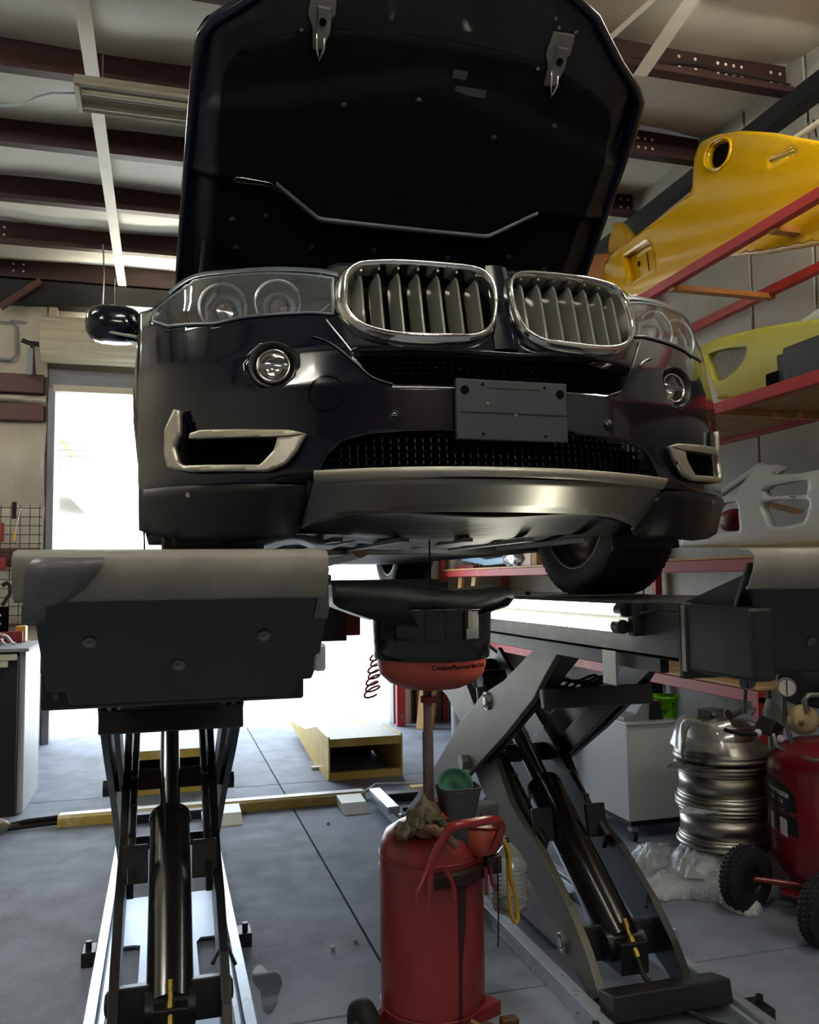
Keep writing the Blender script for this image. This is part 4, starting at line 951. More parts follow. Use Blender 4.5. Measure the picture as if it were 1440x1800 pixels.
# black panel lying across the pan
sp = thing('splash_panel', 'long black plastic car panel lying across the catch pan', 'car part', (.76, 2.42, 1.27))
prof0 = XZP = [(0.449, 1.345), (0.62, 1.346), (0.729, 1.328), (0.805, 1.314), (0.893, 1.319), (0.946, 1.327), (0.976, 1.323), (0.986, 1.295), (0.968, 1.269), (0.923, 1.26), (0.891, 1.247), (0.838, 1.219), (0.735, 1.212), (0.635, 1.221), (0.553, 1.242), (0.453, 1.279)]
def panel_pt(x, z, y): return (x, y + .25 * (x - .76) ** 2, z)
loops = []
for y, dz, sc in ((2.34, .0, 1.0), (2.36, .004, 1.0), (2.44, .006, .99), (2.60, .0, .96)):
    loops.append([panel_pt(.76 + (x - .76) * sc, (z if k > 7 else z) * 1 + dz, y) for k, (x, z) in enumerate(r2(prof0, 60, False))])
MB().loft(loops, cap0=True, cap1=True).build('panel_body', 'lowplastic', sp)
MB().box(.50, .82, 2.55, 2.72, 1.30, 1.352).build('panel_tray', 'bracket', sp, bevel=.006)
MB().box(.80, .87, 2.60, 2.72, 1.29, 1.345).build('panel_tab', 'bracket', sp, bevel=.006)
b = MB(); b.loft([[panel_pt(x, z, y) for x, z in [(0.884, 1.25), (0.922, 1.262), (0.96, 1.273), (0.976, 1.292)]] for y in (2.325, 2.345)] , closed=False); b.build('panel_flange', 'bracket', sp, solid=.004)
MB().cyl((1.022, 2.33, 1.306), (1.022, 2.345, 1.306), .006, n=12).build('panel_hole', 'black', sp)
b = MB(); b.tube([P_ for P_ in ((0.758, 2.45, 1.466), (0.75, 2.42, 1.381), (0.737, 2.38, 1.273))], .0028, 8); o = b.build('oil_stream', 'oil'); tag(o, 'thin dark stream of oil falling from the undertray into the pan', 'oil')
# tool hooks and carry handle round the tank shoulder
b = MB()
HZ = .575
pts = [(0.681, 2.32, 0.62), (0.703, 2.31, 0.639), (0.739, 2.27, 0.667), (0.76, 2.26, 0.687), (0.793, 2.26, 0.69), (0.879, 2.28, 0.688), (0.904, 2.3, 0.673), (0.913, 2.31, 0.654), (0.906, 2.32, 0.623), (0.897, 2.33, 0.594)]
pts[0] = (pts[0][0] + .02, 2.31, .50); pts[1] = (pts[1][0], 2.30, .58)
b.tube([tuple(p) for p in resample(pts, 40, True, False)], .0125, 12); b.build('carry_handle', 'redshine' if 'redshine' in M else 'red', dr)
b = MB()
for ptl in ([(0.724, 2.31, 0.63), (0.702, 2.3, 0.597), (0.687, 2.29, 0.569), (0.671, 2.28, 0.541), (0.655, 2.27, 0.522), (0.652, 2.265, 0.503)],
            [(0.718, 2.31, 0.605), (0.7, 2.3, 0.549), (0.695, 2.3, 0.465)],
            [(0.742, 2.31, 0.565), (0.763, 2.3, 0.525), (0.765, 2.29, 0.483)],
            [(0.882, 2.36, 0.535), (0.884, 2.36, 0.496), (0.884, 2.36, 0.46)],
            [(0.901, 2.37, 0.53), (0.907, 2.37, 0.49), (0.919, 2.37, 0.467)]):
    MB().tube([tuple(p) for p in resample(ptl, 14, True, False)], .0062, 8).build('tool_hook', 'red', dr)
b = MB(); b.lathe([(.154, .50), (.172, .50), (.176, .51), (.176, .535), (.170, .54), (.154, .54)], (TX, TY, 0), n=24, a0=R(-112), a1=R(-15), xref=(1, 0, 0)); b.rbox((.915, 2.40, .535), (.045, .06, .05)); b.build('tool_shelf', 'darkgrime', dr, bevel=.004)
b = MB(); b.lathe([(.0001, 0), (.012, 0), (.012, .03)], (.93, 2.40, .60)) if False else None
b = MB(); vs_ = []
for i, (x, z) in enumerate(((.795, .50), (.825, .50), (.818, .38), (.806, .28), (.803, .10), (.793, .10), (.796, .30))): vs_.append((x, TY - math.sqrt(max(0, .1532 ** 2 - (x - TX) ** 2)), z))
b.add(vs_, [tuple(range(7))]); b.build('oil_stain', 'darkgrime', dr, solid=.001)
# drain valve and hose at the bottom right
b = MB(); b.tube([(TX + .06, TY - .15, .13), (TX + .10, TY - .17, .11), (TX + .17, TY - .15, .10)], .012, 8); b.cyl((TX + .10, TY - .18, .09), (TX + .10, TY - .18, .13), .018, n=16); b.rbox((TX + .18, TY - .14, .105), (.05, .03, .03)); b.build('drain_valve', 'brassdull', dr, bevel=.003)
# red oil funnel bowl, black funnel and green dish stacked on the tank
f1 = thing('red_bowl', 'small red bowl funnel on the right shoulder of the oil drain tank', 'funnel', (.87, 2.40, .60))
fo = Vector((0.88, 2.4, 0.576)); MB().lathe([(.012, -.05), (.015, 0), (.045, .012), (.055, .045), (.056, .085), (.052, .085), (.045, .05)], fo + Vector((0, 0, -.02)), (.1, .05, 1), 32).build('bowl', 'redpan', f1)
MB().torus(fo + Vector((.006, .003, .066)), (.1, .05, 1), .055, .003, 32, 6).build('rim', 'red', f1)
b = MB(); b.sphere(fo + Vector((.0, .01, .06)), .042, 12, (1, 1, .4)); b.wobble(.006, 3); b.build('crumpled_paper', 'label', f1)
f2 = thing('black_funnel', 'tall black square-mouthed funnel standing on the red tank', 'funnel', (.82, 2.42, .62))
ft = Vector((0.826, 2.42, 0.751)); fb = Vector((0.816, 2.4, 0.569))
lp = []
for t_, w in ((0, .061), (.05, .058), (.75, .034), (1.0, .031)):
    c = ft.lerp(fb, t_); lp.append([(c.x + w * abs(math.cos(a)) ** .4 * (1 if math.cos(a) > 0 else -1), c.y + w * .8 * abs(math.sin(a)) ** .4 * (1 if math.sin(a) > 0 else -1), c.z) for a in [2 * PI * i / 28 + .1 for i in range(28)]])
MB().loft(lp).build('funnel_body', 'funnelgrey', f2, solid=.003)
MB().tube(lp[0], .003, 6, closed=True).build('funnel_rim', 'lowplastic', f2)
b = MB(); c = ft + Vector((.0, .02, -.01)); b.lathe([(.0001, .0), (.03, .004), (.045, .018), (.05, .03)], c + Vector((-.005, .0, .0)), (-.1, -.75, .65), 28); o = b.build('green_dish', 'funnelgreen', None, solid=.002); tag(o, 'dark green dish standing in the mouth of the black funnel', 'dish')
b = MB(); c = Vector((0.732, 2.42, 0.65)); b.tube([(0.738, 2.46, 0.704), (0.754, 2.42, 0.68), (0.767, 2.38, 0.655)], [.008, .02, .026], 10); b.build('spout', 'redpan', f1)
# work glove / rags
b = MB(); nx, ny = 26, 18; vs_ = []
A_ = [(0.632, 2.42, 0.647), (0.678, 2.42, 0.684), (0.721, 2.42, 0.728), (0.755, 2.42, 0.699), (0.788, 2.42, 0.642)]
qa = resample([(c[0], c[2]) for c in A_], nx + 1, True, False)
for i in range(nx + 1):
    for k in range(ny + 1):
        t = k / ny; x = qa[i].x; zt = qa[i].y; z = zt - t * (zt - .635) * 1.0 + .008 * math.sin(i * 1.1 + k * .9) ; y = 2.44 - .085 * math.sin(PI * t * .9 + .2) - .012 * math.sin(i * 1.7 + k * .5)
        vs_.append((x + .006 * math.sin(k * 1.3), y, z))
b.add(vs_, [(i * (ny + 1) + k, (i + 1) * (ny + 1) + k, (i + 1) * (ny + 1) + k + 1, i * (ny + 1) + k + 1) for i in range(nx) for k in range(ny)], True); o = b.build('work_rag', 'rag', None, solid=.006); tag(o, 'crumpled olive-brown work rag draped on top of the red tank', 'rag')
b = MB()
for i, (u0, u1, v0, v1) in enumerate(((.70, .75, .66, .64), (.72, .77, .655, .625), (.74, .785, .64, .61))): b.tube([(u0, 2.36 - .01 * i, v0), ((u0 + u1) / 2, 2.33, (v0 + v1) / 2 + .012), (u1, 2.33, v1)], [.012, .014, .01], 10)
b.sphere((.71, 2.37, .65), .03, 12, (1.2, .8, .7)); o = b.build('work_glove', 'rag2', None); tag(o, 'grimy brown work glove lying beside the funnel on the tank', 'glove')
# plastic jug hanging on the right with looped yellow hose and a cord
jg = thing('plastic_jug', 'translucent ribbed plastic jug hanging behind the red tank', 'jug', (.99, 2.52, .40))
c0, c1 = Vector((1.029, 2.55, 0.539)), Vector((1.032, 2.55, 0.331))
ax = (c1 - c0).normalized(); Ln = (c1 - c0).length; pr = [(.012, 0), (.016, .01), (.034, .03), (.050, .06)]
k = .065
while k < Ln - .02: pr += [(.0575, k), (.0575, k + .004), (.0525, k + .009)]; k += .014
pr += [(.052, Ln - .01), (.035, Ln), (.0001, Ln)]
MB().lathe(pr, c0, ax, 36).build('jug_body', 'jug', jg)
b = MB(); b.tube([(.915, 2.42, .555), (.95, 2.46, .575), tuple(c0 + Vector((0, 0, .012))), tuple(c0 + ax * .02)], .003, 6); b.build('hanging_wire', 'rust', jg)
b = MB(); b.lathe([(.0001, Ln - .006), (.03, Ln - .008), (.046, Ln - .02), (.045, Ln - .03)], c0, ax, 24); b.build('fluid_residue', 'funnelgreen', jg)
b = MB(); Hh = [(0.95, 2.42, 0.602), (0.971, 2.42, 0.564), (0.975, 2.42, 0.499), (0.976, 2.42, 0.419), (0.989, 2.42, 0.356), (1.003, 2.42, 0.354), (0.999, 2.42, 0.408), (0.979, 2.41, 0.486), (0.975, 2.41, 0.551), (0.953, 2.41, 0.598)]
b.tube([tuple(p) for p in resample(Hh, 60, True, False)], .0058, 8); o = b.build('yellow_hose', 'hoseyel'); tag(o, 'loop of yellow hose hanging beside the plastic jug', 'hose')
b = MB(); b.tube([(0.92, 2.36, 0.555), (0.919, 2.36, 0.414), (0.932, 2.4, 0.296)], .0022, 6); o = b.build('hanging_string', 'rubber'); tag(o, 'thin black string hanging straight down from the tank tool ring', 'string')
b = MB(); b.tube([(0.934, 2.45, 0.64), (0.942, 2.45, 0.66), (0.933, 2.45, 0.674), (0.926, 2.45, 0.655), (0.93, 2.45, 0.617)], .003, 6); b.tube([(0.898, 2.45, 0.628), (0.906, 2.45, 0.66)], .003, 6); o = b.build('wire_hook', 'rust'); tag(o, 'bent wire hooks above the jug', 'hook')
b = MB(); b.rbox(((1.007, 2.7, 0.598)), (.09, .06, .06), (0, .1, .2)); o = b.build('steel_bracket', 'castgrey', None, bevel=.012); 
tag(o, 'dull grey metal block behind the black funnel', 'metal part')


# ================================================================ RACK ON THE RIGHT WALL
rk = thing('storage_rack', 'long red steel rack along the right wall carrying spare bumpers', 'rack', (2.9, 4.8, 0))
RY0, RY1 = 1.2, 7.98
def bar(p0, p1, w, h, name='rack_beam', m_='redrack'):
    MB().beam(p0, p1, w, h).build(name, m_, rk, bevel=.003)
for x, y in ((2.6, RY1), (3.24, RY1), (2.6, RY0), (3.24, RY0), (3.24, 4.6)):
    if (x, y) == (3.24, 4.6): continue
    MB().box(x - .025, x + .025, y - .025, y + .025, 0, 3.0 if y < 5 else 1.62).build('rack_post', 'redrack', rk, bevel=.003)
MB().box(3.215, 3.265, 5.2, 5.25, 0, 3.35).build('rack_post', 'redrack', rk, bevel=.003)
MB().box(2.575, 2.625, 5.2, 5.25, 2.9, 3.36).build('rack_post', 'redrack', rk, bevel=.003)
bar((2.6, 5.225, 3.34), (2.6, 5.75, 3.34), .045, .045)
bar((2.6, 5.75, 2.92), (2.6, 5.75, 3.36), .045, .045, 'rack_post')
for z in (2.92,):
    bar((2.6, RY0, z), (2.6, 5.75, z), .045, .05); bar((3.22, RY0, z), (3.22, 5.75, z), .045, .05)
    for y in (1.8, 3.15, 3.95, 5.2): bar((2.6, y, z - .03), (3.24, y, z - .03), .05, .03, 'cross_arm', 'orange')
bar((2.6, RY0, 2.165), (2.6, 5.6, 2.165), .04, .055); bar((3.22, RY0, 2.165), (3.22, 5.6, 2.165), .04, .055)
for k in range(4): MB().box(2.625 + k * .15, 2.765 + k * .15, RY0, 5.6, 2.165, 2.183).build('shelf_plank', 'wood', rk, bevel=.002)
for y in (1.6, 2.6, 3.6, 4.6, 5.5): bar((2.6, y, 2.15), (3.2, y, 2.15), .03, .03, 'cross_arm', 'wood2')
MB().box(2.578, 2.622, 3.36, 3.40, 0, .80).build('rack_post', 'redrack', rk); MB().box(3.2, 3.24, 3.36, 3.40, 0, .80).build('rack_post', 'redrack', rk)
for z, y0 in ((1.43, RY0), (.83, 3.36)):
    bar((2.6, y0, z - .03), (2.6, RY1, z - .03), .04, .055); bar((3.22, y0, z - .03), (3.22, RY1, z - .03), .04, .055)
    for k in range(4): MB().box(2.585 + k * .16, 2.735 + k * .16, y0, RY1, z, z + .014).build('shelf_plank', 'wood2', rk, bevel=.002)
# yellow front bumper ---------------------------------------------------------
def bumper(name, label, cat, outline, hole_list, m_, X0, bul, step=.02, group=None, thick=.006, extra=None):
    zs = [p[1] for p in outline]; z0, z1 = min(zs), max(zs)
    def fn(u, v):
        t = (v - z0) / (z1 - z0); return (X0 - bul * math.sin(PI * min(1, max(0, t))) ** .7 + (extra(u, v) if extra else 0), u, v)
    t = thing(name, label, cat, (X0, outline[0][0], z0), group)
    vs, fs = sheet(outline, hole_list, step, fn); MB().add(vs, fs, True).build('bumper_skin', m_, t, solid=thick, soff=1)
    # return edges
    for nm, P_ in [('edge_lip', outline)] + [('opening_lip', h) for h in hole_list]:
        q = r2(P_, max(24, len(P_) * 4), False)
        MB().loft([[fn(u, v) for u, v in q], [Vector(fn(u, v)) + Vector((.05, 0, 0)) for u, v in q]]).build(nm, m_, t, solid=.004)
    return t, fn
YO = [(4.887, 3.228), (4.942, 3.326), (4.908, 3.386), (4.673, 3.399), (4.406, 3.401), (4.134, 3.407), (3.904, 3.417), (3.901, 3.463), (3.912, 3.618), (3.886, 3.688), (3.722, 3.645), (3.497, 3.546), (3.257, 3.409), (2.978, 3.225), (2.626, 2.986), (2.646, 2.705), (3.008, 2.792), (3.146, 2.827), (3.413, 2.891), (3.662, 2.97), (3.865, 2.993), (4.132, 2.992), (4.357, 2.987), (4.546, 3.045), (4.725, 3.133)]
YH = [(3.727, 3.606), (3.661, 3.587), (3.599, 3.541), (3.588, 3.496), (3.605, 3.454), (3.661, 3.442), (3.736, 3.469), (3.787, 3.518), (3.793, 3.571), (3.771, 3.6)]
YP = [(4.628, 3.329), (4.533, 3.329), (4.347, 3.314), (4.312, 3.286), (4.266, 3.147), (4.279, 3.131), (4.533, 3.124), (4.571, 3.151)]
YS = [(3.295, 3.295), (3.121, 3.261), (3.112, 3.24), (3.281, 3.264)]
yb, yfn = bumper('yellow_bumper', 'glossy yellow sports car bumper with one round lamp opening, on the top rack bar', 'bumper', YO, [r2(YH, 30), YP, YS], 'yellow', 2.77, .06, .022, 'spare bumpers on the rack', extra=lambda u, v: .10 * sst(4.6, 5.3, u) ** 2 * 1.5)
o = Vector(yfn(*[sum(p[i] for p in YH) / len(YH) for i in (0, 1)]))
q = r2(YH, 30); q2 = shrink(q, 1.6, None); q2 = [(a + .03, b) for a, b in q2]
MB().loft([[Vector(yfn(u, v)) + Vector((-.004, 0, 0)) for u, v in shrink(q, 1.02)], [Vector(yfn(u, v)) + Vector((-.012, 0, 0)) for u, v in shrink(q, 1.12)], [Vector(yfn(u, v)) + Vector((-.004, 0, 0)) for u, v in shrink(q, 1.22)]]).build('lamp_ring', 'yellow', yb, solid=.004)
MB().loft([[Vector(yfn(u, v)) + Vector((0, 0, 0)) for u, v in q], [Vector(yfn(u, v)) + Vector((.035, .01, 0)) for u, v in shrink(q, .92)]]).build('lamp_tunnel', 'yellowin', yb)
MB().add([Vector(yfn(u, v)) + Vector((.037, .01, 0)) for u, v in shrink(q, 1.0)], [tuple(range(30))]).build('hole_shade_sheet', 'black', yb)  # black sheet standing in for the shade inside the round opening
py = [Vector(yfn(u, v)) for u, v in YP]
MB().loft([py, [p + Vector((.05, 0, 0)) for p in py]]).build('plate_pocket', 'yellowin', yb); MB().add([p + Vector((.05, 0, 0)) for p in py], [tuple(range(len(py)))]).build('pocket_floor', 'yellow', yb)
c = sum(py, Vector()) / len(py) + Vector((.047, 0, 0)); MB().beam(c + Vector((0, .0, .06)), c + Vector((0, -.02, -.06)), .004, .003).build('pocket_seam', 'black', yb); MB().rbox(c + Vector((-.002, .09, .02)), (.004, .02, .03)).build('pocket_clip', 'black', yb)
MB().add([Vector(yfn(u, v)) + Vector((.012, 0, 0)) for u, v in YS], [(0, 1, 2, 3)]).build('marker_lens', 'lime', yb, solid=.004)
MB().beam((2.68, 3.654, 2.958), (2.68, 4.506, 2.997), .03, .02).build('rubber_strip', 'lowplastic', yb)
# bits behind it
o, _ = bumper('orange_panel', 'orange body panel end between the raised hood and the yellow bumper', 'car panel', [(5.511, 3.378), (5.462, 3.458), (5.298, 3.602), (5.092, 3.532), (5.115, 3.406), (5.094, 3.242)], [], 'orange', 2.87, .03, .03)
o, _ = bumper('yellow_fin', 'narrow upright yellow panel standing behind the end of the yellow bumper', 'car panel', [(5.14, 3.459), (5.131, 3.615), (5.075, 3.753), (4.987, 3.708), (4.876, 3.594), (4.883, 3.481), (4.988, 3.443)], [], 'yellowin', 2.92, .02, .03)
o, _ = bumper('white_strip_panel', 'long pale panel leaning behind the yellow bumper', 'car panel', [(4.967, 3.601), (4.316, 3.652), (3.966, 3.631), (3.872, 3.553), (4.185, 3.497), (4.865, 3.522)], [], 'white', 3.02, .02, .04)
# lime bumper -----------------------------------------------------------------
LO = [(3.976, 2.594), (3.786, 2.588), (3.475, 2.544), (3.211, 2.494), (3.064, 2.463), (2.698, 2.386), (2.713, 2.178), (3.083, 2.199), (3.435, 2.219), (3.625, 2.237), (3.798, 2.261), (3.821, 2.356), (3.892, 2.47)]
LH = [(3.874, 2.515), (3.72, 2.511), (3.556, 2.476), (3.532, 2.455), (3.561, 2.4), (3.662, 2.355), (3.792, 2.35), (3.836, 2.426)]
lb, lfn = bumper('lime_bumper', 'dull lime-green bumper with a meshed side opening, on the middle shelf', 'bumper', LO, [r2(LH, 30)], 'lime', 2.79, .06, .02, 'spare bumpers on the rack')
b = MB(); Lh = np.array(LH); y0_, y1_, z0_, z1_ = Lh[:, 0].min(), Lh[:, 0].max(), Lh[:, 1].min(), Lh[:, 1].max()
k = z0_
while k < z1_: b.beam((2.80, y0_, k), (2.80, y1_, k), .003, .003); k += .014
k = y0_
while k < y1_: b.beam((2.80, k, z0_), (2.80, k, z1_), .003, .003); k += .014
mo = b.build('mesh_insert', 'meshgrey', lb); mo['kind'] = 'stuff'
o, _ = bumper('pale_spoiler', 'pale pointed body piece lying on top of the lime bumper', 'car panel', [(3.383, 2.547), (3.228, 2.582), (2.834, 2.604), (2.847, 2.414), (3.232, 2.516)], [], 'white', 2.92, .02, .04)
bx = thing('black_duct', 'black plastic duct part with a clip, standing in front of the lime bumper', 'car part', (2.64, 3.093, 2.196))
a_, c_ = (2.66, 3.178, 2.361), (2.66, 2.98, 2.191)
MB().box(2.64, 2.78, 2.55, 3.176, 2.197, 2.36).build('duct_body', 'bracket', bx, bevel=.012)
MB().box(2.65, 2.70, 3.176, 3.227, 2.21, 2.34).build('duct_flange', 'lowplastic', bx, bevel=.008)
MB().box(2.64, 2.68, 3.214, 3.296, 2.197, 2.27).build('duct_clip', 'black', bx, bevel=.012)
# white bumper ----------------------------------------------------------------
WO = [(4.111, 1.508), (4.053, 1.573), (3.846, 1.635), (3.736, 1.714), (3.716, 1.738), (3.581, 1.747), (3.479, 1.868), (3.43, 1.872), (3.29, 1.846), (3.346, 1.811), (3.168, 1.792), (3.03, 1.795), (2.67, 1.78), (2.692, 1.467), (3.052, 1.475), (3.581, 1.487)]
W1 = [(3.771, 1.682), (3.717, 1.715), (3.579, 1.711), (3.559, 1.684), (3.566, 1.588), (3.58, 1.564), (3.889, 1.573), (3.846, 1.635)]
W2 = [(3.406, 1.746), (3.357, 1.764), (3.224, 1.768), (3.1, 1.761), (3.091, 1.743), (3.098, 1.692), (3.38, 1.711)]
W3 = [(3.39, 1.691), (3.103, 1.675), (3.103, 1.62), (3.122, 1.592), (3.165, 1.573), (3.362, 1.57), (3.383, 1.616)]
wb2, wfn = bumper('white_bumper', 'pale grey-white bumper with three large openings, on the lower shelf', 'bumper', WO, [r2(W1, 30, False), r2(W2, 30, False), r2(W3, 36)], 'white', 2.72, .05, .016, 'spare bumpers on the rack')
o = Vector(wfn([(3.454, 1.81)][0][0], 1.5))
b = MB(); b.beam((2.74, 3.817, 1.76), (2.74, 3.466, 1.873), .03, .03); b.build('lip_brace', 'white', wb2, bevel=.006)
b = MB(); c = (2.85, 3.845, 1.636); b.sphere(c, .09, 16, (.6, 1.2, .7)); o = b.build('maroon_lamp', 'redtool'); tag(o, 'dark maroon lamp unit glimpsed through the white bumper opening', 'lamp unit')
MB().beam((2.95, 3.723, 1.716), (2.95, 3.48, 1.653), .05, .02).build('wood_strip', 'wood2', None); tag(bpy.data.objects['wood_strip'], 'thin wood strip seen behind the white bumper', 'wood')
# items at the far end of the shelf, seen under the car
bl = thing('blue_grille', 'light blue bumper piece with dark mesh, on the shelf below the car', 'bumper', (2.7, 7.127, 1.462))
BO = [(7.738, 1.527), (7.637, 1.594), (7.281, 1.623), (6.482, 1.634), (6.195, 1.608), (6.292, 1.491), (6.739, 1.469), (7.074, 1.466)]; BH = [(7.48, 1.573), (7.238, 1.596), (6.668, 1.595), (6.474, 1.565), (6.622, 1.532), (7.071, 1.516)]
vs, fs = sheet(BO, [BH], .05, lambda u, v: (2.70, u, v), .008); MB().add(vs, fs, True).build('bumper_skin', 'bluebump', bl, solid=.02, soff=1)
b = MB()
for k in range(10):
    u0 = BH[0][0] + (BH[3][0] - BH[0][0]) * k / 9; b.beam((2.72, u0, 1.45), (2.72, u0 - .06, 1.53), .006, .008); b.beam((2.72, u0 - .06, 1.45), (2.72, u0, 1.53), .006, .008)
b.build('grille_mesh', 'black', bl)['kind'] = 'stuff'
def boxthing(name, label, cat, dims, m_, bevel=.004, group=None):
    o = MB().box(*dims).build(name, m_, None, bevel=bevel); tag(o, label, cat, group); return o
ya, yb_ = 5.593, 6.276
cb = thing('cardboard_box', 'brown cardboard box on the shelf beside the front tyre', 'box', (2.75, (ya + yb_) / 2, 1.444))
MB().box(2.63, 2.95, ya + .25, yb_, 1.445, 1.60).build('box_body', 'cardboard', cb, bevel=.003); MB().box(2.6285, 2.63, ya + .6, yb_ - .12, 1.446, 1.512).build('box_label', 'label', cb)
MB().box(2.627, 2.632, ya + .35, ya + .6, 1.446, 1.60).build('box_flap', 'orange', cb)
b = MB(); c = (2.62, 6.368, 1.493); b.sphere((c[0], c[1] - .1, 1.505), .09, 16, (.5, 2.2, .7)); b.wobble(.008, 5); o = b.build('plastic_bag', 'bag'); tag(o, 'crumpled clear plastic bag on the shelf left of the cardboard box', 'bag')
b = MB(); c = (2.585, 6.207, 1.402); b.loft([[(2.575, c[1] + .25 - .07 * i, 1.445), (2.568, c[1] + .25 - .07 * i, 1.445 - .05 * (1 + math.sin(i * 1.3)) * (1 if 0 < i < 7 else .1))] for i in range(8)], closed=False); pass
for i, (u, v, w, hh, mm, lb_) in enumerate(((788, 985, .10, .12, 'white', 'white moulded part at the far end of the shelf'), (805, 993, .5, .03, 'redtool', 'thin reddish board lying flat on the shelf'), (797, 980, .12, .07, 'label', 'small white bracket on the shelf by the red post'))):
    p = [(2.66, 7.984, 1.534), (2.66, 7.538, 1.481), (2.7, 7.895, 1.559)][i]
    boxthing(('moulded_part', 'flat_board', 'small_bracket')[i], lb_, ('car part', 'board', 'bracket')[i], (p[0], p[0] + .06, p[1] - w / 2, p[1] + w / 2, 1.445, 1.445 + hh), mm)
for i, u in enumerate((800, 822)):
    p = [(2.66, 7.74, 1.313), (2.66, 7.377, 1.313)][i]
    o = MB().prism([(p[1], .85), (p[1] + .10, .85), (p[1] - .05, 1.37), (p[1] - .15, 1.37)], 'YZ', 2.66, 2.69).build('leaning_board', 'wood2', None, bevel=.004)
    tag(o, ('wooden board leaning under the shelf, nearer the red post', 'wooden board leaning under the shelf, farther from the red post')[i], 'board')
# boards and bins by the door, right
for i, (dx, h_) in enumerate(((0, .92), (.09, .86))):
    o = MB().beam((2.24 + dx, 7.60, 0), (2.42 + dx, 7.75, h_ * 1.3), .075, .03).build('lumber_board', 'wood2', None, bevel=.002)
    o.location = (0, 0, 0); tag(o, ('tall pine board leaning beside the door, left one', 'tall pine board leaning beside the door, right one')[i], 'board')
o = MB().cyl((2.44, 7.0, 0), (2.44, 7.0, 1.1), .10, n=24).build('trash_drum', 'housewin', None); tag(o, 'tall clear-grey drum standing beyond the crossing lift arms', 'drum')
o = MB().cyl((2.51, 7.35, 0), (2.51, 7.35, 1.0), .05, n=20).build('red_cylinder', 'red', None); tag(o, 'slim red cylinder standing beside the pine boards', 'cylinder')
boxthing('red_post', 'red post standing at the right edge of the open door', 'post', (2.08, 2.16, 7.80, 7.86, 0, .75), 'redrack')

# ================================================================ WHITE CABINET, BUCKET, RIMS, COMPRESSOR
wc = thing('white_cabinet', 'plain white cabinet on a wheeled dolly behind the right lift', 'cabinet', (2.5, 4.32, 0))
MB().box(2.302, 2.69, 4.045, 4.60, .10, .585).build('cabinet_body', 'whitebox', wc, bevel=.004)
MB().box(2.29, 2.70, 4.03, 4.62, .585, .60).build('cabinet_lid', 'white', wc, bevel=.004)
MB().box(2.32, 2.72, 4.06, 4.58, .07, .098).build('dolly', 'dark', wc, bevel=.004)
for x, y in ((2.33, 4.06), (2.66, 4.08), (2.33, 4.56), (2.66, 4.56)):
    w = MB().cyl((x - .012, y, .028), (x + .012, y, .028), .028, n=24).build('caster', 'rubber', wc); MB().box(x - .02, x + .02, y - .02, y + .02, .05, .07).build('caster_fork', 'framegrey', w)
bk = thing('green_bucket', 'bright green bucket with a dark grinning face, on the white cabinet', 'bucket', (2.60, 4.17, .60)); bc = (2.60, 4.16)
MB().lathe([(.0001, .602), (.063, .602), (.076, .70), (.079, .70), (.079, .712), (.074, .712), (.062, .61), (.0001, .61)], (bc[0], bc[1], 0), n=40).build('bucket_body', 'green', bk)
def bf(u, v):
    a = math.atan2(-bc[1], -bc[0]) + u / .07; r_ = .0645 + (v + .045) * .13 + .001; return (bc[0] + r_ * math.cos(a), bc[1] + r_ * math.sin(a), .655 + v)
def face(poly, nm):
    n = len(poly); MB().add([bf(*p) for p in poly], [tuple(range(n))]).build(nm, 'darkgreen', bk, solid=.001)
face([(-.022, .018), (-.030, .030), (-.014, .026)], 'face_eye'); face([(.022, .018), (.030, .030), (.014, .026)], 'face_eye')
face([(-.028, -.002), (-.018, -.012), (-.006, -.018), (.006, -.018), (.018, -.012), (.028, -.002), (.016, -.024), (.004, -.030), (-.006, -.029), (-.018, -.022)], 'face_mouth')
for k in (-.052, .052, -.044, .044): face([(k - .003, .028), (k + .003, .028), (k + .002, .002 - abs(k) * .1), (k - .002, .004)], 'face_drip')
MB().tube([(bc[0] - .03, bc[1] - .07, .70), (bc[0] - .085, bc[1] - .03, .66), (bc[0] - .07, bc[1] + .03, .70)], .0018, 5).build('bucket_handle', 'satin', bk)
pr_ = thing('desk_printer', 'wedge-shaped grey machine with a dark panel, on the white cabinet', 'machine', (2.42, 4.2, .6))
MB().prism([(2.31, .60), (2.31, .62), (2.38, .635), (2.43, .70), (2.52, .70), (2.54, .60)], 'XZ', 4.08, 4.32).build('machine_body', 'framegrey', pr_, bevel=.004); MB().prism([(2.455, .602), (2.46, .697), (2.515, .697), (2.535, .602)], 'XZ', 4.07, 4.08).build('machine_panel', 'dark', pr_)
tb_ = thing('folded_table', 'dark panelled folding table with bright steel legs behind the cabinet', 'table', (2.8, 4.9, 0))
MB().box(2.72, 3.06, 4.9, 4.92, .60, .775).build('table_top', 'liftside', tb_, bevel=.003)
for x in (2.72, 3.04): MB().cyl((x, 4.86, .0), (x, 4.86, .79), .012, n=12).build('leg', 'steel', tb_)
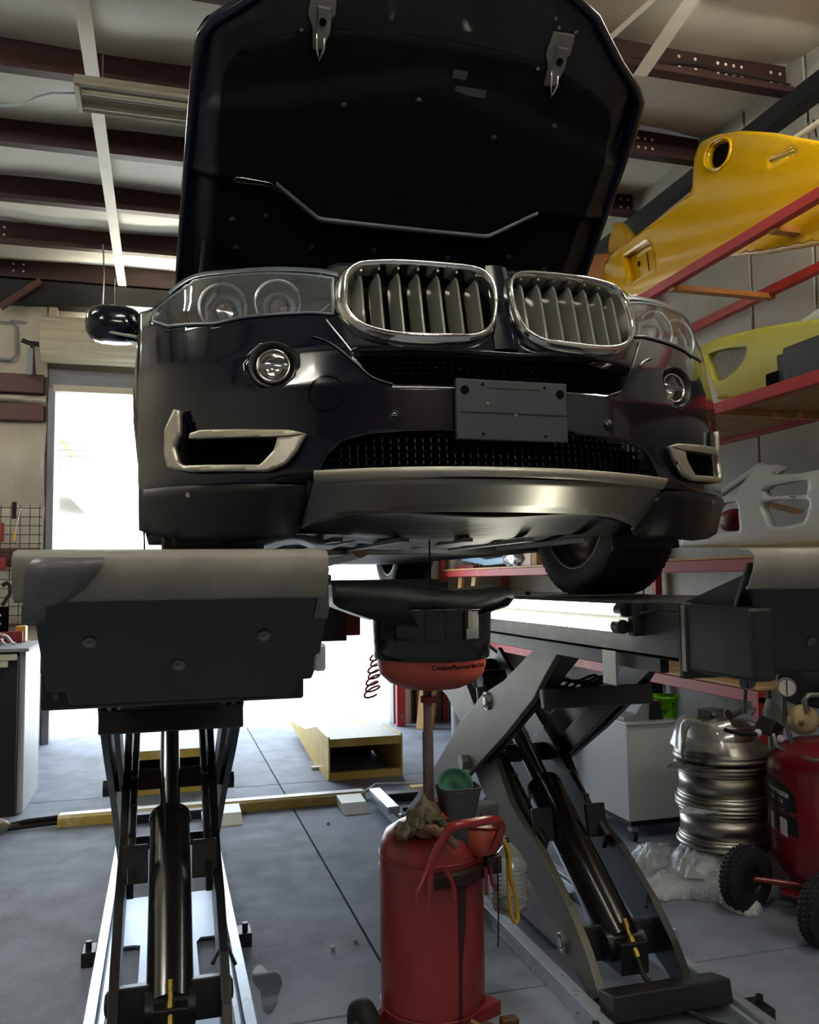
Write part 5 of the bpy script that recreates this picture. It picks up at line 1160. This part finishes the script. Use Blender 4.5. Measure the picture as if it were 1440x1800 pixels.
# rims
def rim_unit(nm, label, z, r_, h, top=False):
    t = thing(nm, label, 'wheel rim', (2.395, 3.38, z), 'wheel rims stacked on end')
    P_ = [(r_ * .90, .001), (r_ * 1.0, .001), (r_ * 1.01, .010), (r_ * .96, .014), (r_ * .955, .034), (r_ * .915, .046), (r_ * .915, h - .046), (r_ * .955, h - .034), (r_ * .96, h - .014), (r_ * 1.01, h - .010), (r_, h - .001), (r_ * .9, h - .001)]
    MB().lathe(P_, (2.395, 3.38, z), n=64, split=True).build('rim_barrel', 'wheelsilver', t, solid=.004)
    MB().lathe([(.03, h * .75), (.06, h * .8), (.08, h * .78), (r_ * .86, h * .85)], (2.395, 3.38, z), n=40).build('rim_disc', 'castgrey', t)
    return t
rim_unit('wheel_rim', 'bare silver steel rim at the bottom of the stack, standing in bubble wrap', .185, .205, .172)
rim_unit('wheel_rim', 'middle silver rim of the stack beside the red compressor', .362, .205, .172)
t = thing('alloy_wheel', 'shiny aluminium wheel on top of the rim stack, partly bagged in plastic', 'wheel rim', (2.395, 3.38, .545), 'wheel rims stacked on end')
MB().lathe([(.19, .0), (.208, .004), (.212, .012), (.205, .022), (.208, .03), (.20, .042), (.175, .07), (.15, .09), (.148, .13), (.152, .15), (.150, .155), (.140, .15), (.138, .10), (.12, .095), (.06, .11), (.0001, .11)], (2.395, 3.38, .545), n=64, split=True).build('wheel_body', 'wheelsilver', t)
for k in range(5):
    a = 2 * PI * k / 5; MB().rbox((2.395 + .10 * math.cos(a), 3.38 + .10 * math.sin(a), .66), (.10, .035, .012), (0, 0, a)).build('spoke', 'wheelsilver', t, bevel=.004)
b = MB(); b.loft([[(2.36 + .17 * math.cos(a) * s_ + .008 * math.sin(a * 7 + k), 3.36 + .17 * math.sin(a) * s_, z + .006 * math.cos(a * 5 + k)) for a in [2.2 + 2.3 * i / 40 for i in range(40)]] for k, (s_, z) in enumerate(((1.16, .60), (1.08, .66), (.96, .71), (.8, .728)))], closed=False); o = b.build('plastic_cover', 'bag'); tag(o, 'torn clear plastic sheet draped over the top aluminium wheel', 'plastic sheet')
b = MB(); b.rbox((2.33, 3.36, .745), (.10, .06, .04), (0, 0, .3)); b.cyl((2.38, 3.30, .745), (2.46, 3.32, .765), .022, n=16); b.cyl((2.31, 3.32, .75), (2.31, 3.28, .75), .014, n=14); b.tube([(2.44, 3.35, .76), (2.50, 3.36, .79), (2.54, 3.33, .755), (2.50, 3.30, .74)], .006, 8); o = b.build('brake_caliper_unit', 'castgrey', None, bevel=.005); tag(o, 'dull cast brake caliper lying on top of the aluminium wheel', 'brake caliper')
b = MB(); b.prism([(2.06, 3.30), (2.14, 3.27), (2.42, 3.22), (2.5, 3.4), (2.3, 3.5), (2.08, 3.33)], 'XY', .536, .542); b.tube([(2.145, 3.30, .545), (2.14, 3.30, .60), (2.16, 3.30, .68), (2.20, 3.32, .72)], .006, 8); o = b.build('shield_plate', 'castgrey', None, bevel=.003); tag(o, 'thin dark metal plate poking out under the top wheel', 'metal plate')
b = MB(); b.prism([(2.10, 3.26), (2.18, 3.22), (2.5, 3.25), (2.5, 3.4), (2.2, 3.36), (2.11, 3.29)], 'XY', .357, .361); o = b.build('shield_plate_wrapped', 'bubble', None); o.name = 'wrapped_plate'; tag(o, 'plastic-wrapped plate tip poking out below the middle rim', 'metal plate')
# bubble wrap
b = MB(); nx, ny = 110, 70; vs_ = []
FP = [(2.032, 3.642), (2.205, 3.815), (2.32, 3.85), (2.316, 3.673), (2.45, 3.807), (2.445, 4.053), (2.584, 4.222), (2.852, 4.307)]
def wrap_h(x, y):
    def e(cx, cy, rx, ry, h): 
        d = ((x - cx) / rx) ** 2 + ((y - cy) / ry) ** 2; return h * math.sqrt(max(0, 1 - d))
    h = max(e(2.38, 3.38, .27, .23, .215), e(2.16, 3.56, .15, .13, .14), e(2.08, 3.37, .24, .085, .065), e(2.21, 3.38, .2, .12, .10), e(2.28, 3.13, .07, .09, .06))
    return h
for i in range(nx + 1):
    for k in range(ny + 1):
        x = 1.78 + .92 * i / nx; y = 3.0 + .72 * k / ny; h = wrap_h(x, y)
        vs_.append((x, y, min(.183, h + (.010 * math.sin(x * 70 + 3 * math.sin(y * 40)) * math.sin(y * 55) + .0025 * rng.normal() if h > .01 else 0)) if h > .004 else -1))
fs_ = [(i * (ny + 1) + k, (i + 1) * (ny + 1) + k, (i + 1) * (ny + 1) + k + 1, i * (ny + 1) + k + 1) for i in range(nx) for k in range(ny)]
ok_ = [v[2] > -.5 for v in vs_]; fs_ = [f for f in fs_ if any(ok_[i] for i in f)]
vs_ = [(x, y, max(z, .002)) for x, y, z in vs_]
o = b.add(vs_, fs_, True).build('bubble_wrap', 'bubble', None, solid=.003); tag(o, 'heap of crinkled clear bubble wrap under the stacked rims', 'bubble wrap')
MB().prism([(2.10, .10), (2.20, .085), (2.12, .145)], 'XZ', 3.24, 3.26).build('wrap_corner', 'white', o)
# compressor
cp = thing('air_compressor', 'upright red air compressor with a black and white maker label, right edge', 'air compressor', (2.60, 2.98, 0)); CX, CY = 2.63, 3.0
MB().lathe([(.0001, .085), (.09, .09), (.17, .11), (.212, .15), (.234, .20), (.240, .26), (.240, .56), (.231, .60), (.20, .64), (.13, .67), (.05, .68), (.0001, .68)], (CX, CY, 0), n=64).build('tank', 'redcomp', cp)
ca = math.atan2(-CY, -CX)
def cl(u, v): a = ca + (u - .175) / .24; return (CX + .2402 * math.cos(a), CY + .2402 * math.sin(a), v)
UL = -.02
def lab(poly, mm, nm, off=0.):
    vs, fs = sheet(poly, [], .008, lambda u, v: tuple(Vector(cl(u, v)) + Vector((math.cos(ca + (u - .175) / .24), math.sin(ca + (u - .175) / .24), 0)) * off)); MB().add(vs, fs, True).build(nm, mm, cp)
lab([(-.19, .535), (-.10, .535), (-.01, .515), (.035, .485), (.045, .44), (.045, .40), (-.19, .43)], 'labelblack', 'maker_label', .0004)
lab([(-.19, .425), (.045, .395), (.05, .32), (-.19, .35)], 'labelblack', 'spec_label', .0004)
lab([(-.19, .441), (.045, .409), (.045, .405), (-.19, .437)], 'labelred', 'label_stripe', .0008)
for a, c in ((-.165, -.14), (-.115, -.082), (-.04, .0)):
    lab([(a, .405 - (a + .19) * .125), (c, .402 - (c + .19) * .125), (c, .335 - (c + .19) * .125), (a, .338 - (a + .19) * .125)], 'labelwhite', 'label_panel', .0010)
def ctext(txt, size, u0, v0, nm, slope=-.13, bold=.0):
    def fn(u, v):
        uu = u0 + u - .175; a = ca + uu / .24; return (CX + .2415 * math.cos(a), CY + .2415 * math.sin(a), v0 + v + u * slope)
    text_mesh(txt, size, fn, nm, 'labelwhite', cp, bold=bold)
ctext('Powermate', .036, -.072, .487, 'maker_name', bold=.0012); ctext('20', .022, -.135, .462, 'label_number', bold=.0006); ctext('155', .022, -.085, .456, 'label_number', bold=.0006); ctext('1.6', .022, -.03, .449, 'label_number', bold=.0006)
for x, y, z in ((2.285, 3.10, .125), ([(2.338, 0.127)][0][0], 2.72, .125)):
    ax = Vector((.25, -.97, 0)).normalized()
    w = MB().lathe([(.055, -.035), (.09, -.04), (.118, -.034), (.127, -.015), (.127, .015), (.118, .034), (.09, .04), (.055, .035)], (x, y, z), ax, 48).build('wheel', 'rubber', cp)
    b = MB(); a1 = ax.orthogonal().normalized(); a2 = ax.cross(a1)
    for k in range(40):
        a = 2 * PI * k / 40
        for s_ in (-.026, 0, .026):
            aa = a + (.08 if s_ == 0 else 0); c = Vector((x, y, z)) + ax * s_ + (a1 * math.cos(aa) + a2 * math.sin(aa)) * (.127 - abs(s_) * .15); b.sphere(c, .0075, 6)
    b.build('tread_knobs', 'tyre', w)['kind'] = 'stuff'
    MB().lathe([(.0001, .03), (.03, .032), (.05, .02), (.058, .036)], (x, y, z), ax, 32).build('wheel_hub', 'lowplastic', w)
b = MB(); b.tube([(2.285, 3.10, .125), (2.6, 2.85, .12), (2.85, 2.70, .125)], .012, 8); b.beam((2.38, 3.0, .10), (2.52, 2.82, .06), .05, .012); b.build('axle_frame', 'redcomp', cp)
# top works
b = MB(); tc_ = (CX - .13, CY - .08, .64); b.torus(tc_, (-.3, -.2, 1), .055, .012, 32, 8); b.build('handle_ring', 'castgrey', cp)
MB().prism([(2.36, .70), (2.43, .70), (2.45, .76), (2.42, .82), (2.38, .85), (2.36, .80)], 'XZ', 3.02, 3.05).build('belt_guard', 'castgrey', cp, bevel=.004)
pm = MB().rbox((2.64, 3.02, .88), (.22, .16, .16), (0, .1, .2)).build('pump_head', 'dark', cp, bevel=.02)
b = MB()
for k in range(10): b.rbox((2.56 + k * .026, 3.0, .90), (.006, .20, .17), (0, .1, .2))
b.build('cooling_fins', 'castgrey', pm)['kind'] = 'stuff'
MB().cyl((2.45, 2.98, .90), (2.78, 3.05, .93), .07, n=32).build('motor', 'dark', cp)
for i, (c, r_) in enumerate((((2.216, 2.95, 0.933), .032), ((2.235, 2.75, 0.933), .035))):
    ax = Vector((-.5, -.85, .05)); g = MB().lathe([(.0001, 0), (r_, 0), (r_, .02), (r_ * .9, .024), (r_ * .86, .018)], c, ax, 32).build('pressure_gauge', 'castgrey', cp)
    MB().lathe([(.0001, .019), (r_ * .88, .018)], c, ax, 28).build('gauge_face', 'lampdark' if i == 0 else 'gaugeface', g); o_ = Vector(c) + ax.normalized() * .021; MB().beam(o_ + Vector((0, 0, r_ * .8)), o_ - Vector((0, 0, r_ * .8)), .003, .002).build('gauge_needle', 'black', g)
    MB().tube([Vector(c) + Vector((0, .01, -r_)), Vector(c) + Vector((.01, .03, -r_ - .05)), Vector(c) + Vector((.03, .06, -r_ - .10))], .008, 8).build('gauge_stem', 'castgrey', g)
rg_ = MB().lathe([(.0001, .05), (.03, .05), (.045, .04), (.055, .01), (.056, -.02), (.048, -.04)], (2.304, 2.75, 0.81), (-.55, -.8, .15), 32).build('regulator', 'pumpgold', cp)
b = MB(); c = Vector((2.281, 2.75, 0.801)); b.lathe([(.0001, .062), (.008, .062), (.011, .05)], c + Vector((-.0, -.01, -.0)), (-.55, -.8, .15), 16); b.build('regulator_knob', 'brassdull', rg_)
b = MB(); b.rbox((2.27, 2.9, 0.761), (.08, .07, .06), (.3, .4, .5)); b.build('pressure_switch', 'dark', cp, bevel=.006)
for i, p in enumerate(((2.181, 2.85, 0.753), (2.24, 2.8, 0.736))): MB().sphere(p, .014, 12).build('switch_knob', 'labelwhite', cp)
b = MB(); b.tube([(2.226, 2.82, 0.751), (2.218, 2.8, 0.712), (2.253, 2.8, 0.693)], .007, 8); b.tube([(2.265, 2.8, 0.879), (2.268, 2.8, 0.794), (2.306, 2.82, 0.714)], .009, 8); b.build('air_pipe', 'boltsteel', cp)
MB().tube([(2.173, 2.85, 0.749), (2.081, 2.82, 0.759), (2.001, 2.8, 0.782)], .008, 10).build('pull_handle', 'rubber', cp)
MB().tube([(2.284, 2.7, 0.849), (2.271, 2.7, 0.887), (2.292, 2.7, 0.907), (2.35, 2.7, 0.904)], .010, 8).build('copper_pipe', 'castgrey', cp)

for i, (x, y, r_, lb_) in enumerate(((2.66, 5.6, .30, 'dark spare tyre standing behind the crossed lift arms'), (2.72, 6.5, .27, 'dark spare tyre standing farther back by the wall'))):
    t_ = MB().lathe([(r_ * .62, -.08), (r_ * .85, -.10), (r_ * .97, -.09), (r_, -.05), (r_, .05), (r_ * .97, .09), (r_ * .85, .10), (r_ * .62, .08)], (x, y, r_), (.5, -.8, .1), 44).build('spare_tyre', 'tyre', None); tag(t_, lb_, 'tyre')
    MB().lathe([(.0001, -.03), (r_ * .3, -.04), (r_ * .5, -.02), (r_ * .63, -.07)], (x, y, r_), (.5, -.8, .1), 36).build('tyre_rim', 'castgrey', t_)
b = MB(); b.sphere((2.28, 4.75, .30), .12, 16, (.7, 1, 1.6)); b.wobble(.012, 9); o = b.build('clear_bag', 'bag'); tag(o, 'crumpled clear bag standing left of the white cabinet', 'bag')

# ================================================================ YELLOW RAMPS, FLOOR CHANNEL
def ramp(x0, x1, label, first=True):
    t = thing('drive_on_ramp', label, 'ramp', (x0, 5.88, 0), 'yellow drive-on ramps')
    H = .27; prof = [(5.88, H), (6.35, H + .01), (6.9, .17), (7.55, .13), (7.75, .11)]
    N = 46; b = MB()
    # top sheet with pressed anti-slip ribs
    q = resample([(a, c) for a, c in prof], 90, False, False); lp = []
    for k, p in enumerate(q): lp.append([(x, p.x, p.y + (.004 if k % 3 == 0 else 0)) for x in (x0 + .01, x1 - .01)])
    b.loft(lp, closed=False, smooth=False); b.build('ramp_deck', 'ramptop', t, solid=.005)
    side = [(5.88, 0), (5.865, .03), (5.865, H + .005), (5.885, H + .02), (6.1, H + .015), (6.35, H + .02), (6.9, .185), (7.55, .145), (7.78, .12), (7.78, .10), (7.2, .06), (6.6, 0)]
    for x in (x0, x1 - .012): MB().prism(side, 'YZ', x, x + .012).build('side_plate', 'rampyel', t, bevel=.002)
    MB().box(x0 + .012, x1 - .012, 5.88, 5.886, H - .05, H).build('front_lip', 'rampyel', t); MB().box(x0 + .012, x1 - .012, 5.88, 5.92, .0, .05).build('foot_bar', 'rampyel', t)
    MB().box(x0 + .012, x1 - .012, 6.75, 6.76, .0, .17).build('inner_plate', 'dark', t)
    MB().box(x0 - .05, x0, 6.25, 6.30, 0, .02).build('lock_tab', 'steel', t)
    return t
ramp(1.08, 1.60, 'open-backed yellow drive-on ramp with a pale ribbed deck, in clear view beside the drain pole')
ramp(-.22, .30, 'yellow drive-on ramp seen through the legs of the left lift')
ch = thing('cable_channel', 'low yellow cable cover strip crossing the floor between the lifts', 'cable cover', (.33, 5.3, 0))
MB().prism([(5.38, 0), (5.37, .055), (5.345, .06), (5.285, .06), (5.262, .05), (5.26, 0)], 'YZ', -.56, 1.20).build('channel_cover', 'rampyel', ch, bevel=.003)
MB().box(-.55, 1.19, 5.285, 5.35, .0605, .062).build('channel_top', 'ramptop', ch)
MB().prism([(5.38, 0), (5.37, .055), (5.285, .06), (5.262, .05), (5.26, 0)], 'YZ', 1.50, 1.60).build('channel_cover', 'rampyel', ch, bevel=.003)
for i, x in enumerate((.36, 1.09)):
    s_ = MB().prism([(5.26, .0), (5.26, .056), (5.10, .045), (4.99, .006), (4.98, 0)], 'YZ', x - .075, x + .075).build('cable_hump', 'ramptop', None, bevel=.008)
    tag(s_, ('small scuffed silver threshold plate at the foot of the left lift', 'small scuffed silver threshold plate by the red tank')[i], 'threshold plate', 'threshold plates')
rt_ = MB().box(1.20, 1.27, 4.72, 5.18, .06, .10).build('rail_stop', 'galv', None, bevel=.006); tag(rt_, 'short bright metal stop block at the far end of the right rail', 'stop block')
for i, (z, dx) in enumerate(((.02, 0), (.045, .02), (.03, .05))):
    b = MB(); b.tube([(-.55, 5.30 + dx, z), (-.72, 5.27 + dx, z), (-.95, 5.22 + dx, .02)], .012, 8); o = b.build('hydraulic_line', 'rubber'); tag(o, ('lowest black hydraulic line leaving the left end of the yellow channel', 'topmost black hydraulic line leaving the left end of the yellow channel', 'middle black hydraulic line leaving the left end of the yellow channel')[i], 'hose', 'black hydraulic lines')
b = MB(); b.tube([(1.19, 5.33, .03), (1.3, 5.42, .06), (1.6, 5.44, .04), (1.9, 5.4, .02)], .011, 8); b2 = b.build('grey_conduit', 'hosewhite'); tag(b2, 'pale grey flexible conduit arching from the yellow channel end', 'conduit')
b = MB(); b.tube([(1.35, 4.95, .02), (1.5, 4.85, .03), (1.75, 4.9, .02), (1.9, 5.0, .02)], .012, 8); b2 = b.build('black_hose', 'rubber'); tag(b2, 'black hose on the floor behind the red tank', 'hose')
b = MB(); nx, ny = 30, 16; vs_ = []
for i in range(nx + 1):
    for k in range(ny + 1):
        a = 2 * PI * k / ny; x = -1.35 + .62 * i / nx; r_ = .085 * math.sin(PI * min(1, .12 + i / nx * .95)) ** .5 + .006 * math.sin(i * 1.9 + k * 2.3)
        vs_.append((x, 5.15 - .05 * i / nx + r_ * 1.2 * math.cos(a), max(.002, .075 + r_ * .9 * math.sin(a))))
b.add(vs_, [(i * (ny + 1) + k, (i + 1) * (ny + 1) + k, (i + 1) * (ny + 1) + k + 1, i * (ny + 1) + k + 1) for i in range(nx) for k in range(ny)], True); o = b.build('wrapped_bundle', 'bubblebrown'); tag(o, 'brown bundle wrapped in clear plastic on the floor at the left edge', 'bundle')
# puddle, pebbles
b = MB(); pts = []
for i in range(40):
    a = 2 * PI * i / 40; r_ = 1 + .25 * math.sin(3 * a + 1) + .10 * math.sin(5 * a); pts.append((.345 + .040 * r_ * math.cos(a), 3.02 + .16 * r_ * math.sin(a)))
b.prism(pts, 'XY', .0005, .002); o = b.build('puddle', 'concrete_wet'); tag(o, 'small wet puddle on the concrete beside the left lift rail', 'puddle')
for i, (x, y) in enumerate([(0.89, 4.856), (1.884, 3.004), (0.703, 3.282), (0.609, 3.243)]):
    o = MB().sphere((x, y, .006), .009, 8, (1, 1.2, .7)).wobble(.001, i).build('pebble', 'blackwhite'); tag(o, ('small crumb of debris near the left threshold plate', 'pale crumb of debris on open floor by the right lift', 'upper crumb of debris left of the red tank', 'second crumb of debris left of the red tank')[i], 'pebble', 'debris crumbs on the floor')

# ================================================================ LEFT: BENCH, TOOL GRID
be = thing('workbench', 'workbench at the left edge with a dark front and a bright white side', 'workbench', (-1.1, 5.9, 0))
MB().box(-1.9, -.83, 5.60, 6.3, .0, .93).build('bench_body', 'dark', be, bevel=.004); MB().box(-.83, -.795, 5.66, 6.3, 0, .955).build('side_panel', 'whitebox', be, bevel=.002); MB().box(-1.9, -.765, 5.56, 6.32, .955, .975).build('bench_top', 'framegrey', be, bevel=.003)
for i, z in enumerate((.93, .89, .86)): MB().box(-1.6, -.835 - .045 * i, 5.57, 5.60, z - .012 - .012, z + .012).build('paper_tray', 'label', be, bevel=.003)
pd = thing('pedal_plate', 'black perforated pedal plate with rows of pale holes, on the workbench', 'pedal', (-1.05, 5.85, .975))
MB().box(-1.12, -.925, 5.85, 5.865, 1.06, 1.215).build('plate', 'black', pd, bevel=.012)
for i in range(5):
    for k in range(4): MB().cyl((-1.10 + k * .038 + .012 * (i % 2), 5.8495, 1.085 + i * .026), (-1.10 + k * .038 + .012 * (i % 2), 5.8470, 1.085 + i * .026), .008, n=12).build('plate_hole', 'labelwhite', pd)
b = MB(); b.tube([(-.99, 5.84, 1.06), (-.93, 5.84, 1.03), (-.90, 5.84, .99), (-.88, 5.84, .985)], .010, 8); b.tube([(-1.12, 5.82, 1.0), (-1.0, 5.80, 1.03), (-.93, 5.80, .985)], .010, 8); b.rbox((-1.03, 5.82, 1.0), (.16, .05, .045)); b.build('chrome_lever', 'steel', pd, bevel=.004)
MB().box(-.93, -.87, 6.15, 6.25, .975, 1.08).build('yellow_tool_case', 'yeltool', None, bevel=.006); tag(bpy.data.objects['yellow_tool_case'], 'small yellow case behind the pedal plate', 'case')
MB().box(-1.1, -.88, 6.10, 6.15, .975, 1.05).build('red_tool_case', 'redtool', None, bevel=.006); tag(bpy.data.objects['red_tool_case'], 'dark red case behind the pedal plate', 'case')
gd = thing('tool_grid', 'dark wire grid panel hung with tools left of the roller door', 'tool grid', (-1.3, 7.88, 1.1))
gy = 7.86
for k in range(9): MB().tube([(-1.02 - .075 * k, gy, 1.0), (-1.02 - .075 * k, gy, 2.02)], .0035, 5).build('grid_wire', 'dark', gd)
for k in range(14): MB().tube([(-1.9, gy, 1.02 + .075 * k), (-1.0, gy, 1.02 + .075 * k)], .0035, 5).build('grid_wire', 'dark', gd)
def wp(u, v, Y=7.8): return None
o = MB().rbox((-1.21, 7.8, 1.97), (.035, .02, .14)).build('putty_knife', 'rubber', None, bevel=.004); tag(o, 'short dark-handled tool hung at the top of the wire grid', 'hand tool')
b = MB(); b.tube([(-1.163, 7.8, 1.989), (-1.187, 7.8, 1.884), (-1.202, 7.8, 1.803)], .006, 6); b.tube([(-1.214, 7.8, 1.713), (-1.174, 7.8, 1.689)], .005, 6)
hk = b.build('hook_tool', 'steel'); tag(hk, 'bent hook tool with an orange grip hanging on the wire grid', 'hand tool'); MB().tube([(-1.202, 7.8, 1.803), (-1.214, 7.8, 1.713)], .011, 8).build('grip', 'yeltool', hk)
b = MB(); b.tube([(-1.271, 7.7, 1.342), (-1.238, 7.7, 1.369), (-1.211, 7.7, 1.341), (-1.21, 7.7, 1.276), (-1.243, 7.7, 1.221), (-1.268, 7.7, 1.184)], .018, 8); o = b.build('c_clamp', 'rubber'); tag(o, 'black C-shaped clamp hanging low on the wire grid', 'clamp')
for i, (u, v, w, h_) in enumerate(((2, 935, .03, .16), (3, 990, .05, .10), (24, 1010, .03, .18))):
    p = [(-1.306, 7.8, 1.789), (-1.296, 7.8, 1.529), (-1.203, 7.8, 1.434)][i]
    o = MB().rbox((p[0], 7.85, p[2]), (w, .03, h_)).build('red_handled_tool', 'redtool', None, bevel=.005); tag(o, ('red hand tool highest on the wire grid', 'red hand tool in the middle of the wire grid', 'slim red hand tool nearest the door on the wire grid')[i], 'hand tool', 'red tools on the grid')
o = MB().loft([[(-1.06 + .035 * math.cos(a) + .005 * math.sin(5 * a + k), 7.7 + .035 * math.sin(a), z) for a in [2 * PI * i / 16 for i in range(16)]] for k, z in enumerate((0, .12, .25, .38, .5))]).build('wrapped_roll', 'bag'); tag(o, 'plastic-wrapped roll standing on end by the left door jamb', 'roll')
boxthing('dark_post', 'dark upright post standing beside the plastic-wrapped roll', 'post', (-1.02, -.975, 7.72, 7.78, 0, .62), 'dark')

# ================================================================ CEILING LIGHTS, CORDS
def shop_light(x, y, z, lit, label, group, ln=1.22, first=None):
    t = thing('tube_light', label, 'ceiling light', (x, y, z), group)
    if lit: MB().prism([(y - .045, z + .03), (y + .045, z + .03), (y + .05, z + .09), (y - .05, z + .09)], 'YZ', x - ln / 2, x + ln / 2).build('light_body', 'fixture', t, bevel=.002)
    else: MB().prism([(y - .13, z), (y - .14, z + .012), (y - .09, z + .05), (y - .055, z + .09), (y + .055, z + .09), (y + .09, z + .05), (y + .14, z + .012), (y + .13, z), (y + .05, z + .035), (y, z + .02), (y - .05, z + .035)], 'YZ', x - ln / 2, x + ln / 2).build('light_body', 'fixture', t, bevel=.002)
    for s_ in (-1, 1):
        MB().cyl((x - ln / 2 + .03, y + s_ * (.085 if lit else .065), z + .002), (x + ln / 2 - .03, y + s_ * (.085 if lit else .065), z + .002), .016, n=12).build('tube', 'tubeceil' if lit else 'fixture', t)
    for e in (-1, 1): MB().box(x + e * (ln / 2 - .012) - .012, x + e * (ln / 2 - .012) + .012, y - .11, y + .11, z - .018, z + .06).build('end_socket', 'fixture', t, bevel=.003)
    for e in (-1, 1): MB().tube([(x + e * ln * .4, y, z + .09), (x + e * ln * .4, y, 4.0)], .0035, 5).build('hanger_chain', 'steel', t)
    return t
shop_light(.17, 4.36, 3.74, False, 'unlit beige twin-tube ceiling fixture crossing the white strap, upper left', 'ceiling tube lights')
shop_light(.05, 7.75, 3.66, True, 'small lit tube light hanging above the roller door', 'ceiling tube lights', 1.22)
for x, y in ((-2.9, 5.4), (-2.0, 2.9), (2.62, 2.3), (.5, .9), (-2.2, -.6), (2.3, -1.2), (.2, -3.4)):  # unseen; those beside the car are added to brighten ceiling and right wall
    shop_light(x, y, 3.78, True, 'lit twin-tube strip light ' + {5.4: 'added out of view at the far left to brighten the ceiling', 2.9: 'added out of view over the left floor to brighten the ceiling', 2.3: 'added out of view above the air compressor to brighten the right wall', .9: 'straight over the viewer', -.6: 'behind the viewer to the left', -1.2: 'behind the viewer to the right', -3.4: 'by the front wall'}[y], 'lights outside the photo')
b = MB(); b.tube([(-0.789, 4.4, 3.669), (-0.7, 4.4, 3.685), (-0.624, 4.4, 3.74), (-0.559, 4.4, 3.769), (-0.449, 4.4, 3.783)], .006, 6); o = b.build('light_wire', 'hosewhite'); tag(o, 'thin grey wire running left from the unlit ceiling fixture', 'wire')
b = MB(); b.tube([(-0.482, 6.9, 3.973), (-0.47, 6.9, 3.748), (-0.527, 7.6, 3.653)], .006, 6); o = b.build('pull_chain', 'boltsteel'); tag(o, 'thin chain hanging from the roof to the small lit light', 'chain')
b = MB(); b.tube([(2.315, 3.8, 4.049), (2.517, 3.8, 4.056), (2.724, 3.8, 4.077), (2.971, 3.8, 4.058), (3.263, 3.8, 4.047), (3.375, 3.8, 4.048), (3.338, 3.7, 3.911), (3.275, 3.6, 3.643)], .005, 6); b.tube([(3.328, 3.7, 3.925), (3.312, 3.7, 3.779)], .004, 6); o = b.build('roof_cable', 'rubber'); tag(o, 'dark cable looping along the purlin at upper right and hanging down', 'cable')
b = MB(); b.cyl((3.1, 3.568, 3.588), (3.1, 3.368, 3.582), .015, n=12); o = b.build('pale_pipe', 'strapw'); tag(o, 'pale pipe end slanting above the yellow bumper at the right edge', 'pipe')
# red coiled air hose hanging in the doorway
b = MB(); pts = []
c0 = Vector((1.252, 5.2, 0.897)); c1 = Vector((1.224, 5.2, 0.65))
for i in range(180):
    t_ = i / 179; c = c0.lerp(c1, t_); r_ = .024 + .022 * t_ + .006 * math.sin(i * .13); a = i * 2 * PI / 26; pts.append(c + Vector((r_ * math.cos(a), .5 * r_ * math.sin(a), r_ * .5 * math.sin(a * 1.0 + 1))))
b.tube([(c0.x + .01, c0.y, 1.06)] + pts, .0065, 6); o = b.build('coiled_air_hose', 'hosered'); tag(o, 'red coiled air hose hanging left of the catch pan', 'air hose')

# ================================================================ OUTSIDE
hs = thing('house', 'bleached house with a pitched roof glimpsed through the open door', 'house', (-2.2, 18, 0))
MB().box(-3.2, -1.55, 18.2, 24, 0, 2.7).build('wall', 'housewhite', hs); MB().prism([(-2.0, 3.35), (-1.83, 3.22), (-1.40, 2.72), (-1.40, 2.62), (-1.85, 3.10), (-3.3, 3.15), (-3.3, 3.35)], 'XZ', 18, 24).build('roof', 'houseroof', hs)
for k in range(3): MB().box(-1.92 + k * .12, -1.86 + k * .12, 18.15, 18.2, .8, 2.3).build('siding_board', 'framegrey', hs)
up_ = thing('utility_pole', 'pole with slanted cross arms outside, high at the left of the door', 'utility pole', (-2.06, 18, 0))
MB().cyl((-2.03, 18, 0), (-2.03, 18, 6.0), .05, n=12).build('pole', 'framegrey', up_)
for k, z in enumerate((4.115, 3.97, 3.845)): MB().beam((-2.0, 17.95, z), (-1.53 + .05 * k, 17.95, z + .01), .03, .03).build('cross_arm', 'castgrey', up_)
MB().beam((-1.95, 17.9, 4.16), (-1.73, 17.9, 3.83), .04, .04).build('cross_arm', 'orange', up_)
MB().beam((-1.73, 17.9, 3.83), (-1.99, 17.9, 3.56), .03, .03).build('cross_arm', 'castgrey', up_)
for k in range(8): MB().box(-2.0, -1.93, 17.95, 18.0, 4.35 + k * .14, 4.42 + k * .14).build('insulator', 'framegrey', up_)
vt_ = MB().box(-2.0, -1.62, 24.6, 24.7, 3.16, 3.63).build('vent_panel', 'framegrey', hs)
for o in bpy.data.objects:
    if '_base' in o: del o['_base']
